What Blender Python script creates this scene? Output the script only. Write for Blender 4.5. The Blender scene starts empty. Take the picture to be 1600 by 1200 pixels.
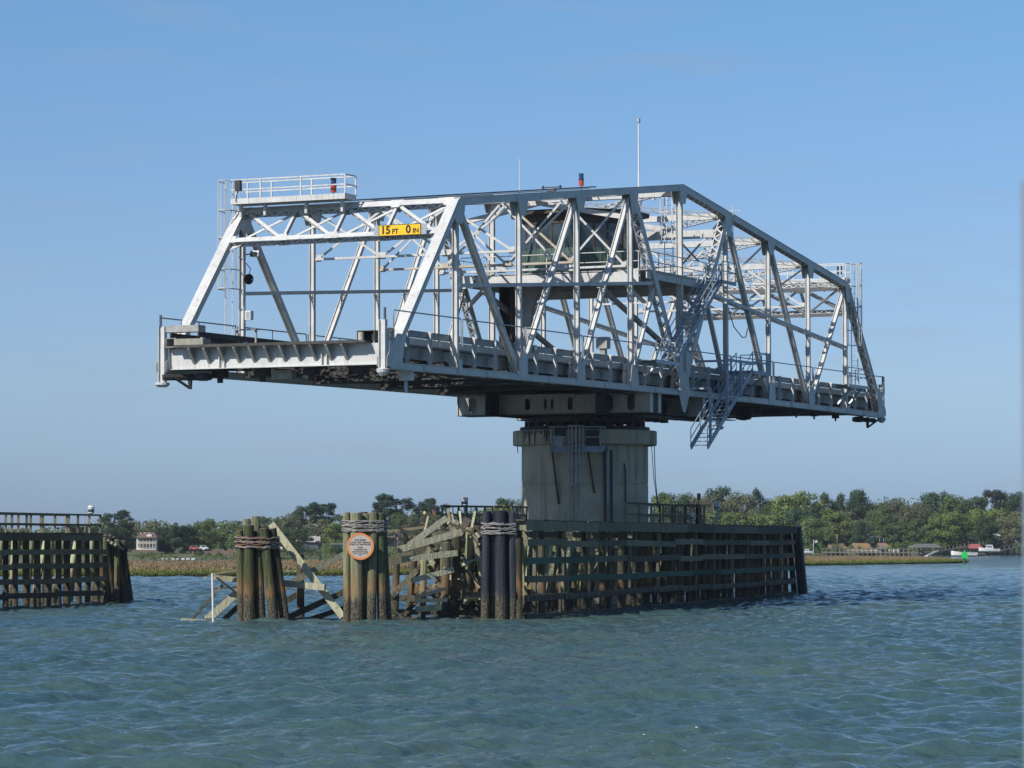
import bpy, math, random
import numpy as np
from mathutils import Vector, Matrix
random.seed(7); rng = np.random.default_rng(7)
SC = bpy.context.scene
COL = SC.collection
R = math.radians

# ------------------------------------------------------------------ camera
EYE = 3.4
cd = bpy.data.cameras.new('camera'); cam = bpy.data.objects.new('camera', cd); COL.objects.link(cam)
cam.location = (0, 0, EYE)
cam.rotation_euler = (math.pi/2 + .0507, 0, 0)
cd.sensor_width = 36; cd.lens = 36*4851.66/1600
cd.clip_start = .3; cd.clip_end = 9000
cd.dof.use_dof = True; cd.dof.focus_distance = 160; cd.dof.aperture_fstop = 13
SC.camera = cam
SC.render.resolution_x = 1024; SC.render.resolution_y = 768

# ------------------------------------------------------------------ world, sun, exposure
SUN_EL, SUN_AZ = R(39), R(225)          # azimuth clockwise from +Y
world = bpy.data.worlds.new('World'); SC.world = world; world.use_nodes = True
wn = world.node_tree; wn.nodes.clear()
def N(nt, t, **k):
    n = nt.nodes.new(t)
    for a, b in k.items(): setattr(n, a, b)
    return n
sky = N(wn, 'ShaderNodeTexSky', sky_type='NISHITA')
sky.sun_disc = False; sky.sun_elevation = SUN_EL; sky.sun_rotation = SUN_AZ
sky.altitude = 0; sky.air_density = 1.0; sky.dust_density = .25; sky.ozone_density = 3.0
SKY_STRENGTH = .085
bg = N(wn, 'ShaderNodeBackground'); bg.inputs[1].default_value = SKY_STRENGTH
out = N(wn, 'ShaderNodeOutputWorld')
tc = N(wn, 'ShaderNodeTexCoord')
mp = N(wn, 'ShaderNodeMapping'); mp.inputs['Scale'].default_value = (9, 9, 75)
nz = N(wn, 'ShaderNodeTexNoise'); nz.inputs['Scale'].default_value = 1.6; nz.inputs['Detail'].default_value = 5; nz.inputs['Roughness'].default_value = .55
rp = N(wn, 'ShaderNodeValToRGB'); rp.color_ramp.elements[0].position = .535; rp.color_ramp.elements[1].position = .80
rp.color_ramp.elements[0].color = (0, 0, 0, 1); rp.color_ramp.elements[1].color = (.32, .32, .32, 1)
tint = N(wn, 'ShaderNodeMix', data_type='RGBA', blend_type='MULTIPLY'); tint.inputs['Factor'].default_value = 1
spz = N(wn, 'ShaderNodeSeparateXYZ'); er = N(wn, 'ShaderNodeValToRGB'); ee = er.color_ramp.elements
ee[0].position = 0; ee[0].color = (.42, .66, 1.28, 1); ee[1].position = 1; ee[1].color = (.62, .82, 1.0, 1)
x_ = ee.new(.05); x_.color = (.72, .87, 1.23, 1); x_ = ee.new(.095); x_.color = (.80, .94, 1.24, 1); x_ = ee.new(.17); x_.color = (.785, 1.06, 1.31, 1); x_ = ee.new(.5); x_.color = (.66, .86, 1.05, 1)
mixc = N(wn, 'ShaderNodeMix', data_type='RGBA'); mixc.inputs['B'].default_value = (4.0, 4.8, 6.0, 1)
L = wn.links.new
L(tc.outputs['Generated'], spz.inputs[0]); L(spz.outputs['Z'], er.inputs[0]); L(er.outputs[0], tint.inputs['B']); L(tc.outputs['Generated'], mp.inputs[0]); L(mp.outputs[0], nz.inputs['Vector']); L(nz.outputs['Fac'], rp.inputs[0])
L(sky.outputs[0], tint.inputs['A']); L(tint.outputs['Result'], mixc.inputs['A'])
L(rp.outputs[0], mixc.inputs['Factor']); L(mixc.outputs['Result'], bg.inputs[0]); L(bg.outputs[0], out.inputs[0])
sd = bpy.data.lights.new('sun', 'SUN'); sun = bpy.data.objects.new('sun', sd); COL.objects.link(sun)
sd.energy = 5.0; sd.angle = R(.53); sd.color = (1, .955, .89)
sv = Vector((math.sin(SUN_AZ)*math.cos(SUN_EL), math.cos(SUN_AZ)*math.cos(SUN_EL), math.sin(SUN_EL)))
sun.rotation_euler = sv.to_track_quat('Z', 'Y').to_euler(); sun.location = (-60, -60, 90)
SC.view_settings.view_transform = 'Standard'; SC.view_settings.look = 'None'
SC.view_settings.exposure = 0; SC.view_settings.gamma = 1

# ------------------------------------------------------------------ materials
def mat(name, col, rough=.6, var=None, vscale=2, bump=0, bscale=20, metal=0, spec=.4, stretch=None, rust=0, rscale=3, detail=5, island=False, streak=0):
    m = bpy.data.materials.new(name); m.use_nodes = True; nt = m.node_tree
    b = nt.nodes['Principled BSDF']; b.inputs['Roughness'].default_value = rough
    b.inputs['Metallic'].default_value = metal; b.inputs['Specular IOR Level'].default_value = spec
    b.inputs['Base Color'].default_value = (*col, 1)
    l = nt.links.new
    t = N(nt, 'ShaderNodeTexCoord'); src = t.outputs['Object']
    if stretch:
        mm = N(nt, 'ShaderNodeMapping'); mm.inputs['Scale'].default_value = stretch; l(src, mm.inputs[0]); src = mm.outputs[0]
    cur = None
    if var:
        n = N(nt, 'ShaderNodeTexNoise'); n.inputs['Scale'].default_value = vscale; n.inputs['Detail'].default_value = detail; n.inputs['Roughness'].default_value = .65
        l(src, n.inputs['Vector'])
        r = N(nt, 'ShaderNodeValToRGB'); r.color_ramp.elements[0].position = .33; r.color_ramp.elements[1].position = .68
        r.color_ramp.elements[0].color = (*var, 1); r.color_ramp.elements[1].color = (*col, 1)
        l(n.outputs['Fac'], r.inputs[0]); cur = r.outputs[0]
    if rust:
        n = N(nt, 'ShaderNodeTexNoise'); n.inputs['Scale'].default_value = rscale; n.inputs['Detail'].default_value = 8; n.inputs['Roughness'].default_value = .75
        l(t.outputs['Object'], n.inputs['Vector'])
        r = N(nt, 'ShaderNodeValToRGB'); r.color_ramp.elements[0].position = .74-rust; r.color_ramp.elements[1].position = .80-rust
        r.color_ramp.elements[0].color = (0, 0, 0, 1); r.color_ramp.elements[1].color = (1, 1, 1, 1)
        l(n.outputs['Fac'], r.inputs[0])
        x = N(nt, 'ShaderNodeMix', data_type='RGBA'); x.inputs['B'].default_value = (.27, .13, .055, 1)
        if cur: l(cur, x.inputs['A'])
        else: x.inputs['A'].default_value = (*col, 1)
        l(r.outputs[0], x.inputs['Factor']); cur = x.outputs['Result']
    if streak:
        mm = N(nt, 'ShaderNodeMapping'); mm.inputs['Scale'].default_value = (5, 5, .45); l(t.outputs['Object'], mm.inputs[0])
        n = N(nt, 'ShaderNodeTexNoise'); n.inputs['Scale'].default_value = 1.5; n.inputs['Detail'].default_value = 6; n.inputs['Roughness'].default_value = .7; l(mm.outputs[0], n.inputs['Vector'])
        r = N(nt, 'ShaderNodeValToRGB'); r.color_ramp.elements[0].position = .54; r.color_ramp.elements[1].position = .74
        r.color_ramp.elements[0].color = (0, 0, 0, 1); r.color_ramp.elements[1].color = (streak,)*3+(1,); l(n.outputs['Fac'], r.inputs[0])
        x = N(nt, 'ShaderNodeMix', data_type='RGBA'); x.inputs['B'].default_value = (.21, .165, .12, 1)
        if cur: l(cur, x.inputs['A'])
        else: x.inputs['A'].default_value = (*col, 1)
        l(r.outputs[0], x.inputs['Factor']); cur = x.outputs['Result']
    if island:
        g = N(nt, 'ShaderNodeObjectInfo'); q = N(nt, 'ShaderNodeMapRange'); q.inputs[3].default_value = .72; q.inputs[4].default_value = 1.28
        l(g.outputs['Random'], q.inputs[0])
        h = N(nt, 'ShaderNodeHueSaturation'); l(q.outputs[0], h.inputs['Value'])
        if cur: l(cur, h.inputs['Color'])
        else: h.inputs['Color'].default_value = (*col, 1)
        cur = h.outputs[0]
    if cur: l(cur, b.inputs['Base Color'])
    if bump:
        n = N(nt, 'ShaderNodeTexNoise'); n.inputs['Scale'].default_value = bscale; n.inputs['Detail'].default_value = 4
        l(src, n.inputs['Vector']); u = N(nt, 'ShaderNodeBump'); u.inputs['Strength'].default_value = bump; u.inputs['Distance'].default_value = .03
        l(n.outputs['Fac'], u.inputs['Height']); l(u.outputs[0], b.inputs['Normal'])
    return m
M = {}
M['steel'] = mat('painted_steel', (.63, .625, .60), .55, (.49, .49, .47), 1.3, .3, 14, rust=.075, rscale=1.6, streak=.75)
M['steel_old'] = mat('weathered_painted_steel', (.40, .40, .385), .6, (.25, .24, .22), 1.6, .3, 12, rust=.12, rscale=1.7)
M['steel_rusty'] = mat('rust_streaked_steel', (.50, .47, .41), .7, (.40, .33, .22), 2.5, .3, 14, rust=.14, rscale=3.5)
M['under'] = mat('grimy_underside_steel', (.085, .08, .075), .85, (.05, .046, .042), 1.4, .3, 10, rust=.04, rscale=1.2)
M['girder'] = mat('grey_pivot_girder', (.50, .48, .43), .7, (.36, .345, .30), 1.2, .3, 10, rust=.08, rscale=1.5, streak=.6)
M['dark_metal'] = mat('dark_machinery_metal', (.05, .047, .045), .6, (.03, .025, .02), 5, .2, 20)
M['railpaint'] = mat('dark_rail_paint', (.09, .10, .13), .5)
M['galv'] = mat('galvanised_steel', (.42, .45, .48), .45, (.30, .33, .36), 3, metal=.3)
M['bluesteel'] = mat('blue_grey_stair_paint', (.33, .40, .48), .55, (.22, .27, .34), 3, .2, 15)
M['road'] = mat('steel_grid_deck', (.11, .105, .10), .8, (.07, .065, .06), 2, .4, 12)
M['curb'] = mat('curb_concrete', (.36, .34, .28), .85, (.24, .22, .17), 3, .4, 15)
M['green'] = mat('green_cabin_panel', (.085, .135, .105), .55, (.06, .10, .08), 3)
M['glass'] = mat('cabin_glass', (.03, .045, .05), .08, spec=.8)
M['brown'] = mat('brown_roof_fascia', (.085, .065, .05), .7, (.05, .04, .03), 3)
M['yellow'] = mat('yellow_sign_face', (.88, .54, .012), .5, (.84, .48, .01), 5)
M['black'] = mat('sign_lettering', (.02, .018, .015), .6)
M['orange'] = mat('orange_sign_rim', (.70, .23, .06), .6, (.56, .19, .07), 8)
M['signgrey'] = mat('faded_sign_face', (.46, .43, .38), .6, (.38, .34, .29), 9)
M['red'] = mat('red_lens', (.45, .06, .03), .3)
M['navblue'] = mat('blue_lens', (.03, .05, .13), .3)
M['white'] = mat('white_paint', (.72, .72, .70), .5, (.60, .60, .58), 2)
M['brick'] = mat('terracotta_roof', (.20, .125, .095), .8, (.15, .095, .075), 1)
M['greyroof'] = mat('grey_shingle_roof', (.16, .165, .15), .85, (.11, .12, .11), 1)
M['redroof'] = mat('red_boathouse_roof', (.38, .11, .10), .6)
M['darkwin'] = mat('dark_window_glass', (.03, .035, .04), .15, spec=.7)
M['beacon'] = mat('green_daymark_panel', (.02, .55, .08), .5)
M['bark'] = mat('tree_bark', (.10, .085, .07), .9, (.06, .05, .04), 4, island=True)
M['tarp'] = None
M['tarp_dark'] = mat('black_pile_coating', (.018, .024, .042), .5, (.012, .014, .022), 2.2, .4, 9, stretch=(3, 3, .5))
M['cable'] = mat('grey_wire_rope', (.36, .35, .33), .7, (.17, .15, .13), 6, .5, 25)
M['cable_rust'] = mat('rusty_wire_rope', (.24, .11, .07), .8, (.15, .08, .06), 6, .5, 25)
M['dockwood'] = mat('far_dock_wood', (.22, .20, .17), .9, (.15, .13, .11), 1, island=True)
M['mud'] = mat('marsh_mud', (.10, .085, .05), .95, (.06, .06, .03), .3)
M['lawn'] = mat('shore_ground', (.07, .10, .035), .95, (.13, .12, .055), .06, island=False)
M['stone'] = mat('riprap_stone', (.30, .29, .26), .9, (.2, .19, .17), 2)
M['stanchion'] = mat('boat_stanchion_paint', (.20, .25, .31), .5)

def wood(name, lit, dk, band=True, tide=True, spread=(.55, 1.35)):
    """timber: grain along local length, tide stains by height above the water"""
    m = bpy.data.materials.new(name); m.use_nodes = True; nt = m.node_tree; l = nt.links.new
    b = nt.nodes['Principled BSDF']; b.inputs['Roughness'].default_value = .85; b.inputs['Specular IOR Level'].default_value = .2
    g = N(nt, 'ShaderNodeNewGeometry'); sp = N(nt, 'ShaderNodeSeparateXYZ'); l(g.outputs['Position'], sp.inputs[0])
    mm = N(nt, 'ShaderNodeMapping'); mm.inputs['Scale'].default_value = (9, 9, .45); l(g.outputs['Position'], mm.inputs[0])
    n = N(nt, 'ShaderNodeTexNoise'); n.inputs['Scale'].default_value = 1.3; n.inputs['Detail'].default_value = 6; n.inputs['Roughness'].default_value = .7
    l(mm.outputs[0], n.inputs['Vector'])
    r = N(nt, 'ShaderNodeValToRGB'); r.color_ramp.elements[0].position = .34; r.color_ramp.elements[1].position = .66
    r.color_ramp.elements[0].color = (*dk, 1); r.color_ramp.elements[1].color = (*lit, 1); l(n.outputs['Fac'], r.inputs[0])
    cur = r.outputs[0]
    oi = N(nt, 'ShaderNodeObjectInfo'); q = N(nt, 'ShaderNodeMapRange'); q.inputs[3].default_value = spread[0]; q.inputs[4].default_value = spread[1]
    l(oi.outputs['Random'], q.inputs[0]); h = N(nt, 'ShaderNodeHueSaturation'); l(q.outputs[0], h.inputs['Value']); l(cur, h.inputs['Color']); cur = h.outputs[0]
    # height with noise and a per-pile offset
    m2 = N(nt, 'ShaderNodeMapping'); m2.inputs['Scale'].default_value = (3.2, 3.2, .5); l(g.outputs['Position'], m2.inputs[0])
    n2 = N(nt, 'ShaderNodeTexNoise'); n2.inputs['Scale'].default_value = 1.4; n2.inputs['Detail'].default_value = 5; l(m2.outputs[0], n2.inputs['Vector'])
    a = N(nt, 'ShaderNodeMath', operation='MULTIPLY_ADD'); a.inputs[1].default_value = 2.0; l(n2.outputs['Fac'], a.inputs[0]); l(sp.outputs['Z'], a.inputs[2])
    if band:
        rr = N(nt, 'ShaderNodeValToRGB'); e = rr.color_ramp.elements
        e[0].position = .0; e[0].color = (1, 1, 1, 1); e[1].position = 1; e[1].color = (0, 0, 0, 1)
        for p, v in ((.40, 0.0), (.47, .70), (.51, .55), (.60, .12), (.70, .0)):
            x = e.new(p); x.color = (v, v, v, 1)
        e[0].color = (0, 0, 0, 1)
        sc = N(nt, 'ShaderNodeMath', operation='DIVIDE'); sc.inputs[1].default_value = 5; l(a.outputs[0], sc.inputs[0]); l(sc.outputs[0], rr.inputs[0])
        x = N(nt, 'ShaderNodeMix', data_type='RGBA'); x.inputs['B'].default_value = (.26, .14, .065, 1); l(cur, x.inputs['A']); l(rr.outputs[0], x.inputs['Factor']); cur = x.outputs['Result']
    mr = N(nt, 'ShaderNodeMapRange'); mr.inputs[1].default_value = 1.85; mr.inputs[2].default_value = 2.3; mr.inputs[3].default_value = 1; mr.inputs[4].default_value = 0
    l(a.outputs[0], mr.inputs[0])
    n3 = N(nt, 'ShaderNodeTexNoise'); n3.inputs['Scale'].default_value = 14; n3.inputs['Detail'].default_value = 4; l(g.outputs['Position'], n3.inputs['Vector'])
    r3 = N(nt, 'ShaderNodeValToRGB'); r3.color_ramp.elements[0].position = .4; r3.color_ramp.elements[1].position = .68
    r3.color_ramp.elements[0].color = (.038, .033, .024, 1); r3.color_ramp.elements[1].color = (.16, .14, .10, 1); l(n3.outputs['Fac'], r3.inputs[0])
    x = N(nt, 'ShaderNodeMix', data_type='RGBA'); l(cur, x.inputs['A']); l(r3.outputs[0], x.inputs['B'])
    if tide: l(mr.outputs[0], x.inputs['Factor'])
    else: x.inputs['Factor'].default_value = 0
    l(x.outputs['Result'], b.inputs['Base Color'])
    u = N(nt, 'ShaderNodeBump'); u.inputs['Strength'].default_value = .7; u.inputs['Distance'].default_value = .04
    ad = N(nt, 'ShaderNodeMath', operation='ADD'); l(n.outputs['Fac'], ad.inputs[0]); l(n3.outputs['Fac'], ad.inputs[1]); l(ad.outputs[0], u.inputs['Height']); l(u.outputs[0], b.inputs['Normal'])
    return m
M['pile'] = wood('green_treated_pile', (.31, .31, .185), (.095, .10, .055))
M['pile_dark'] = wood('aged_dark_pile', (.12, .115, .075), (.035, .038, .025))
M['pile_mossy'] = wood('mossy_pile', (.135, .15, .075), (.035, .05, .022))
M['plank'] = wood('weathered_fender_plank', (.50, .47, .32), (.24, .23, .155), band=False, tide=False, spread=(.8, 1.25))
M['tarp'] = wood('dark_blue_pile_coating', (.054, .062, .078), (.018, .022, .029), band=False)
M['pile_lit_tone'] = wood('lit_tone_green_pile', (.46, .47, .30), (.24, .26, .14))  # lightened copy of the green pile: sunlight on inner piles put into the colour
M['wale'] = wood('old_fender_wale', (.26, .235, .155), (.105, .10, .07), band=False)
M['wale_green'] = wood('algae_covered_wale', (.085, .17, .115), (.04, .08, .055), band=False)
M['brokenwood'] = mat('fresh_broken_wood', (.50, .42, .28), .8, (.38, .26, .15), 4, .5, 16)
M['endgrain'] = mat('cut_pile_top', (.30, .22, .16), .85, (.18, .12, .09), 5, .4, 15)
M['deckwood'] = mat('fender_deck_board', (.14, .115, .08), .9, (.07, .06, .045), 2, .4, 10, island=True)

def concrete():
    m = mat('pier_concrete', (.54, .48, .36), .85, (.37, .33, .245), .7, .35, 9)
    nt = m.node_tree; l = nt.links.new; b = nt.nodes['Principled BSDF']
    old = b.inputs['Base Color'].links[0].from_socket
    t = N(nt, 'ShaderNodeTexCoord'); mm = N(nt, 'ShaderNodeMapping'); mm.inputs['Scale'].default_value = (1.8, 1.8, .13); l(t.outputs['Object'], mm.inputs[0])
    n = N(nt, 'ShaderNodeTexNoise'); n.inputs['Scale'].default_value = 1.4; n.inputs['Detail'].default_value = 6; l(mm.outputs[0], n.inputs['Vector'])
    r = N(nt, 'ShaderNodeValToRGB'); r.color_ramp.elements[0].position = .52; r.color_ramp.elements[1].position = .75
    r.color_ramp.elements[0].color = (0, 0, 0, 1); r.color_ramp.elements[1].color = (.7, .7, .7, 1); l(n.outputs['Fac'], r.inputs[0])
    x = N(nt, 'ShaderNodeMix', data_type='RGBA'); x.inputs['B'].default_value = (.11, .105, .09, 1); l(old, x.inputs['A']); l(r.outputs[0], x.inputs['Factor']); l(x.outputs['Result'], b.inputs['Base Color'])
    return m
M['concrete'] = concrete()
def leafmat(name, c1, c2):
    m = bpy.data.materials.new(name); m.use_nodes = True; nt = m.node_tree; l = nt.links.new
    b = nt.nodes['Principled BSDF']; b.inputs['Roughness'].default_value = .75; b.inputs['Specular IOR Level'].default_value = .15
    t = N(nt, 'ShaderNodeTexCoord'); n = N(nt, 'ShaderNodeTexNoise'); n.inputs['Scale'].default_value = .45; n.inputs['Detail'].default_value = 4; l(t.outputs['Object'], n.inputs['Vector'])
    r = N(nt, 'ShaderNodeValToRGB'); r.color_ramp.elements[0].position = .35; r.color_ramp.elements[1].position = .65
    r.color_ramp.elements[0].color = (*c1, 1); r.color_ramp.elements[1].color = (*c2, 1); l(n.outputs['Fac'], r.inputs[0])
    oi = N(nt, 'ShaderNodeObjectInfo'); q = N(nt, 'ShaderNodeMapRange'); q.inputs[3].default_value = .75; q.inputs[4].default_value = 1.25; l(oi.outputs['Random'], q.inputs[0])
    h = N(nt, 'ShaderNodeHueSaturation'); l(q.outputs[0], h.inputs['Value']); l(r.outputs[0], h.inputs['Color']); l(h.outputs[0], b.inputs['Base Color'])
    return m
M['leaf_oak'] = leafmat('oak_leaves', (0.067, 0.105, 0.034), (0.119, 0.161, 0.056))
M['leaf_dark'] = leafmat('dark_evergreen_leaves', (.034, .062, .028), (.066, .102, .044))
M['leaf_bright'] = leafmat('spring_green_leaves', (0.100, 0.155, 0.036), (0.170, 0.220, 0.062))
M['leaf_moss'] = leafmat('moss_draped_leaves', (.090, .104, .050), (.140, .146, .078))
M['leaf_pine'] = leafmat('pine_needles', (.026, .046, .028), (.052, .076, .042))
M['leaf_bush'] = leafmat('shore_shrub_leaves', (0.056, 0.112, 0.025), (0.119, 0.175, 0.049))

def marshmat():
    m = bpy.data.materials.new('cordgrass'); m.use_nodes = True; nt = m.node_tree; l = nt.links.new
    b = nt.nodes['Principled BSDF']; b.inputs['Roughness'].default_value = .9; b.inputs['Specular IOR Level'].default_value = .1
    a = N(nt, 'ShaderNodeAttribute', attribute_name='tone')
    r = N(nt, 'ShaderNodeValToRGB'); e = r.color_ramp.elements
    e[0].position = 0; e[0].color = (.10, .14, .03, 1); e[1].position = 1; e[1].color = (.25, .185, .105, 1)
    x = e.new(.4); x.color = (.17, .18, .05, 1); x = e.new(.6); x.color = (.23, .18, .09, 1)
    l(a.outputs['Fac'], r.inputs[0]); l(r.outputs[0], b.inputs['Base Color'])
    return m
M['marsh'] = marshmat()

def watermat():
    m = bpy.data.materials.new('river_water'); m.use_nodes = True; nt = m.node_tree; l = nt.links.new
    b = nt.nodes['Principled BSDF']
    b.inputs['Base Color'].default_value = (.030, .062, .048, 1); b.inputs['Roughness'].default_value = .09; b.inputs['IOR'].default_value = 1.33
    g = N(nt, 'ShaderNodeNewGeometry')
    prev = None
    for sc, dist, st in (((.22, .5, 1), .22, 1.0), ((1.3, 2.6, 1), .11, 1.0), ((4.5, 8.0, 1), .036, 1.0), ((13, 22, 1), .011, 1.0)):
        mm = N(nt, 'ShaderNodeMapping'); mm.inputs['Scale'].default_value = sc; mm.inputs['Rotation'].default_value = (0, 0, R(-12)); l(g.outputs['Position'], mm.inputs[0])
        n = N(nt, 'ShaderNodeTexNoise'); n.inputs['Scale'].default_value = 1; n.inputs['Detail'].default_value = 3; n.inputs['Roughness'].default_value = .55; l(mm.outputs[0], n.inputs['Vector'])
        u = N(nt, 'ShaderNodeBump'); u.inputs['Strength'].default_value = st; u.inputs['Distance'].default_value = dist
        l(n.outputs['Fac'], u.inputs['Height'])
        if prev: l(prev, u.inputs['Normal'])
        prev = u.outputs[0]
    l(prev, b.inputs['Normal'])
    n = N(nt, 'ShaderNodeTexNoise'); n.inputs['Scale'].default_value = .035; n.inputs['Detail'].default_value = 4; l(g.outputs['Position'], n.inputs['Vector'])
    r = N(nt, 'ShaderNodeValToRGB'); r.color_ramp.elements[0].position = .35; r.color_ramp.elements[1].position = .65
    r.color_ramp.elements[0].color = (.037, .090, .104, 1); r.color_ramp.elements[1].color = (.066, .108, .094, 1); l(n.outputs['Fac'], r.inputs[0]); l(r.outputs[0], b.inputs['Base Color'])
    return m
M['water'] = watermat()

# ------------------------------------------------------------------ mesh helper
class MB:
    def __init__(s, off=(0, 0, 0)): s.v = []; s.f = []; s.mi = []; s.cur = 0; s.off = Vector(off)
    def add(s, vs, fs):
        n = len(s.v); s.v += [tuple(Vector(p) - s.off) for p in vs]; s.f += [tuple(i+n for i in f) for f in fs]; s.mi += [s.cur]*len(fs)
    def box(s, x0, x1, y0, y1, z0, z1):
        s.add([(x0, y0, z0), (x1, y0, z0), (x1, y1, z0), (x0, y1, z0), (x0, y0, z1), (x1, y0, z1), (x1, y1, z1), (x0, y1, z1)],
              [(0, 3, 2, 1), (4, 5, 6, 7), (0, 1, 5, 4), (1, 2, 6, 5), (2, 3, 7, 6), (3, 0, 4, 7)])
        return s
    def bar(s, p, q, a, b, side=(0, 1, 0), o=(0, 0)):
        """box from p to q: size a along side, b along the third axis; o offsets in (side, third)"""
        p = Vector(p); q = Vector(q); d = (q-p).normalized(); sd_ = Vector(side); sd_ = (sd_ - d*sd_.dot(d))
        if sd_.length < 1e-4: sd_ = Vector((1, 0, 0)) - d*d.x
        sd_.normalize(); n = sd_.cross(d)
        if n.z < 0: n = -n
        c = sd_*o[0] + n*o[1]; A = sd_*a/2; B = n*b/2
        vs = [p+c-A-B, p+c+A-B, p+c+A+B, p+c-A+B, q+c-A-B, q+c+A-B, q+c+A+B, q+c-A+B]
        s.add(vs, [(0, 1, 2, 3), (7, 6, 5, 4), (0, 4, 5, 1), (1, 5, 6, 2), (2, 6, 7, 3), (3, 7, 4, 0)]); return s
    def hsec(s, p, q, a, b, side=(0, 1, 0), t=.03):
        s.bar(p, q, t, b, side, (-a/2, 0)); s.bar(p, q, t, b, side, (a/2, 0)); s.bar(p, q, a-t-.004, t, side); return s
    def laced(s, p, q, a, b, side=(0, 1, 0), top=False, bot=True, t=.035, lw=.055, step=1.0):
        s.bar(p, q, t, b, side, (-a/2, 0)); s.bar(p, q, t, b, side, (a/2, 0))
        p = Vector(p); q = Vector(q); Ln = (q-p).length; d = (q-p)/Ln
        sd_ = Vector(side); sd_ = (sd_ - d*sd_.dot(d)).normalized(); n = sd_.cross(d)
        if n.z < 0: n = -n
        if top: s.bar(p, q, a+t*2+.02, .03, side, (0, b/2+.016))
        k = max(2, int(Ln/(a*step))); ins = a/2 - .01
        for sg in ([-1] if top else [-1, 1]):
            for i in range(k):
                p0 = p + d*(Ln*i/k) + sd_*(ins if i % 2 else -ins) + n*sg*(b/2-.006)
                p1 = p + d*(Ln*(i+1)/k) + sd_*(-ins if i % 2 else ins) + n*sg*(b/2-.006)
                s.bar(p0, p1, .012, lw, n)
        return s
    def tube(s, p, q, r, r2=None, n=8, cap=True, wob=0):
        r2 = r if r2 is None else r2; p = Vector(p); q = Vector(q); d = (q-p).normalized()
        a = d.orthogonal().normalized(); b = d.cross(a); vs = []
        for c, rr in ((p, r), (q, r2)):
            for i in range(n):
                an = 2*math.pi*i/n; vs.append(c + (a*math.cos(an)+b*math.sin(an))*rr)
        fs = [(i, (i+1) % n, n+(i+1) % n, n+i) for i in range(n)]
        if cap: fs += [tuple(range(n))[::-1], tuple(range(n, 2*n))]
        s.add(vs, fs); return s
    def path(s, pts, r, n=5):
        for a, b in zip(pts, pts[1:]): s.tube(a, b, r, n=n)
        return s
    def prism(s, pts, ax, c0, c1):
        """polygon pts (2D) extruded along axis ax between c0 and c1"""
        def mk(p, c):
            l = list(p); l.insert(ax, c); return tuple(l)
        n = len(pts); vs = [mk(p, c0) for p in pts] + [mk(p, c1) for p in pts]
        s.add(vs, [tuple(range(n))[::-1], tuple(range(n, 2*n))] + [(i, (i+1) % n, n+(i+1) % n, n+i) for i in range(n)]); return s
    def lathe(s, prof, n=32, c=(0, 0)):
        vs = []; m = len(prof)
        for r, z in prof:
            for i in range(n):
                a = 2*math.pi*i/n; vs.append((c[0]+r*math.cos(a), c[1]+r*math.sin(a), z))
        fs = [(j*n+i, j*n+(i+1) % n, (j+1)*n+(i+1) % n, (j+1)*n+i) for j in range(m-1) for i in range(n)]
        fs += [tuple(range(n))[::-1], tuple(range((m-1)*n, m*n))]
        s.add(vs, fs); return s
    def mesh(s, name, ms, smooth=False):
        me = bpy.data.meshes.new(name); me.from_pydata(s.v, [], s.f)
        for m in (ms if isinstance(ms, (list, tuple)) else [ms]): me.materials.append(M[m])
        me.polygons.foreach_set('material_index', s.mi)
        if smooth: me.polygons.foreach_set('use_smooth', [True]*len(s.f))
        me.update(); return me
    def build(s, name, ms, parent=None, loc=None, smooth=False):
        return link(name, s.mesh(name, ms, smooth), parent, loc)
def link(name, me, parent=None, loc=None, rot=None):
    o = bpy.data.objects.new(name, me); COL.objects.link(o)
    if parent: o.parent = parent
    if loc is not None: o.location = loc
    if rot is not None: o.rotation_euler = rot
    return o
def tag(o, label, cat, group=None):
    o['label'] = label; o['category'] = cat
    if group: o['group'] = group
    return o
def struct(o): o['kind'] = 'structure'; return o
def stuff(o): o['kind'] = 'stuff'; return o
def empty(name, loc, label, cat, rot=(0, 0, 0), group=None):
    o = bpy.data.objects.new(name, None); COL.objects.link(o); o.location = loc; o.rotation_euler = rot
    o.empty_display_size = .3
    return tag(o, label, cat, group)
def copy_tree(o, parent=None):
    c = o.copy(); COL.objects.link(c); c.parent = parent
    for ch in o.children: copy_tree(ch, c)
    return c
def text_mesh(body, size, depth=.004):
    cu = bpy.data.curves.new('lettering', 'FONT'); cu.body = body; cu.size = size; cu.extrude = depth; cu.offset = size*.028
    cu.align_x = 'CENTER'; cu.align_y = 'CENTER'
    o = bpy.data.objects.new('lettering', cu); COL.objects.link(o)
    me = bpy.data.meshes.new_from_object(o.evaluated_get(bpy.context.evaluated_depsgraph_get()))
    bpy.data.objects.remove(o); bpy.data.curves.remove(cu)
    return me
# picture bearing and distance -> place in the world (survey helper used for siting things)
CP, SP = math.cos(.0507), math.sin(.0507)
def at(px, py, Y):
    a = (px-800)/4851.66; b = (600-py)/4851.66; dy = CP - b*SP; dz = SP + b*CP
    t = Y/dy; return Vector((a*t, Y, EYE+dz*t))

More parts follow.
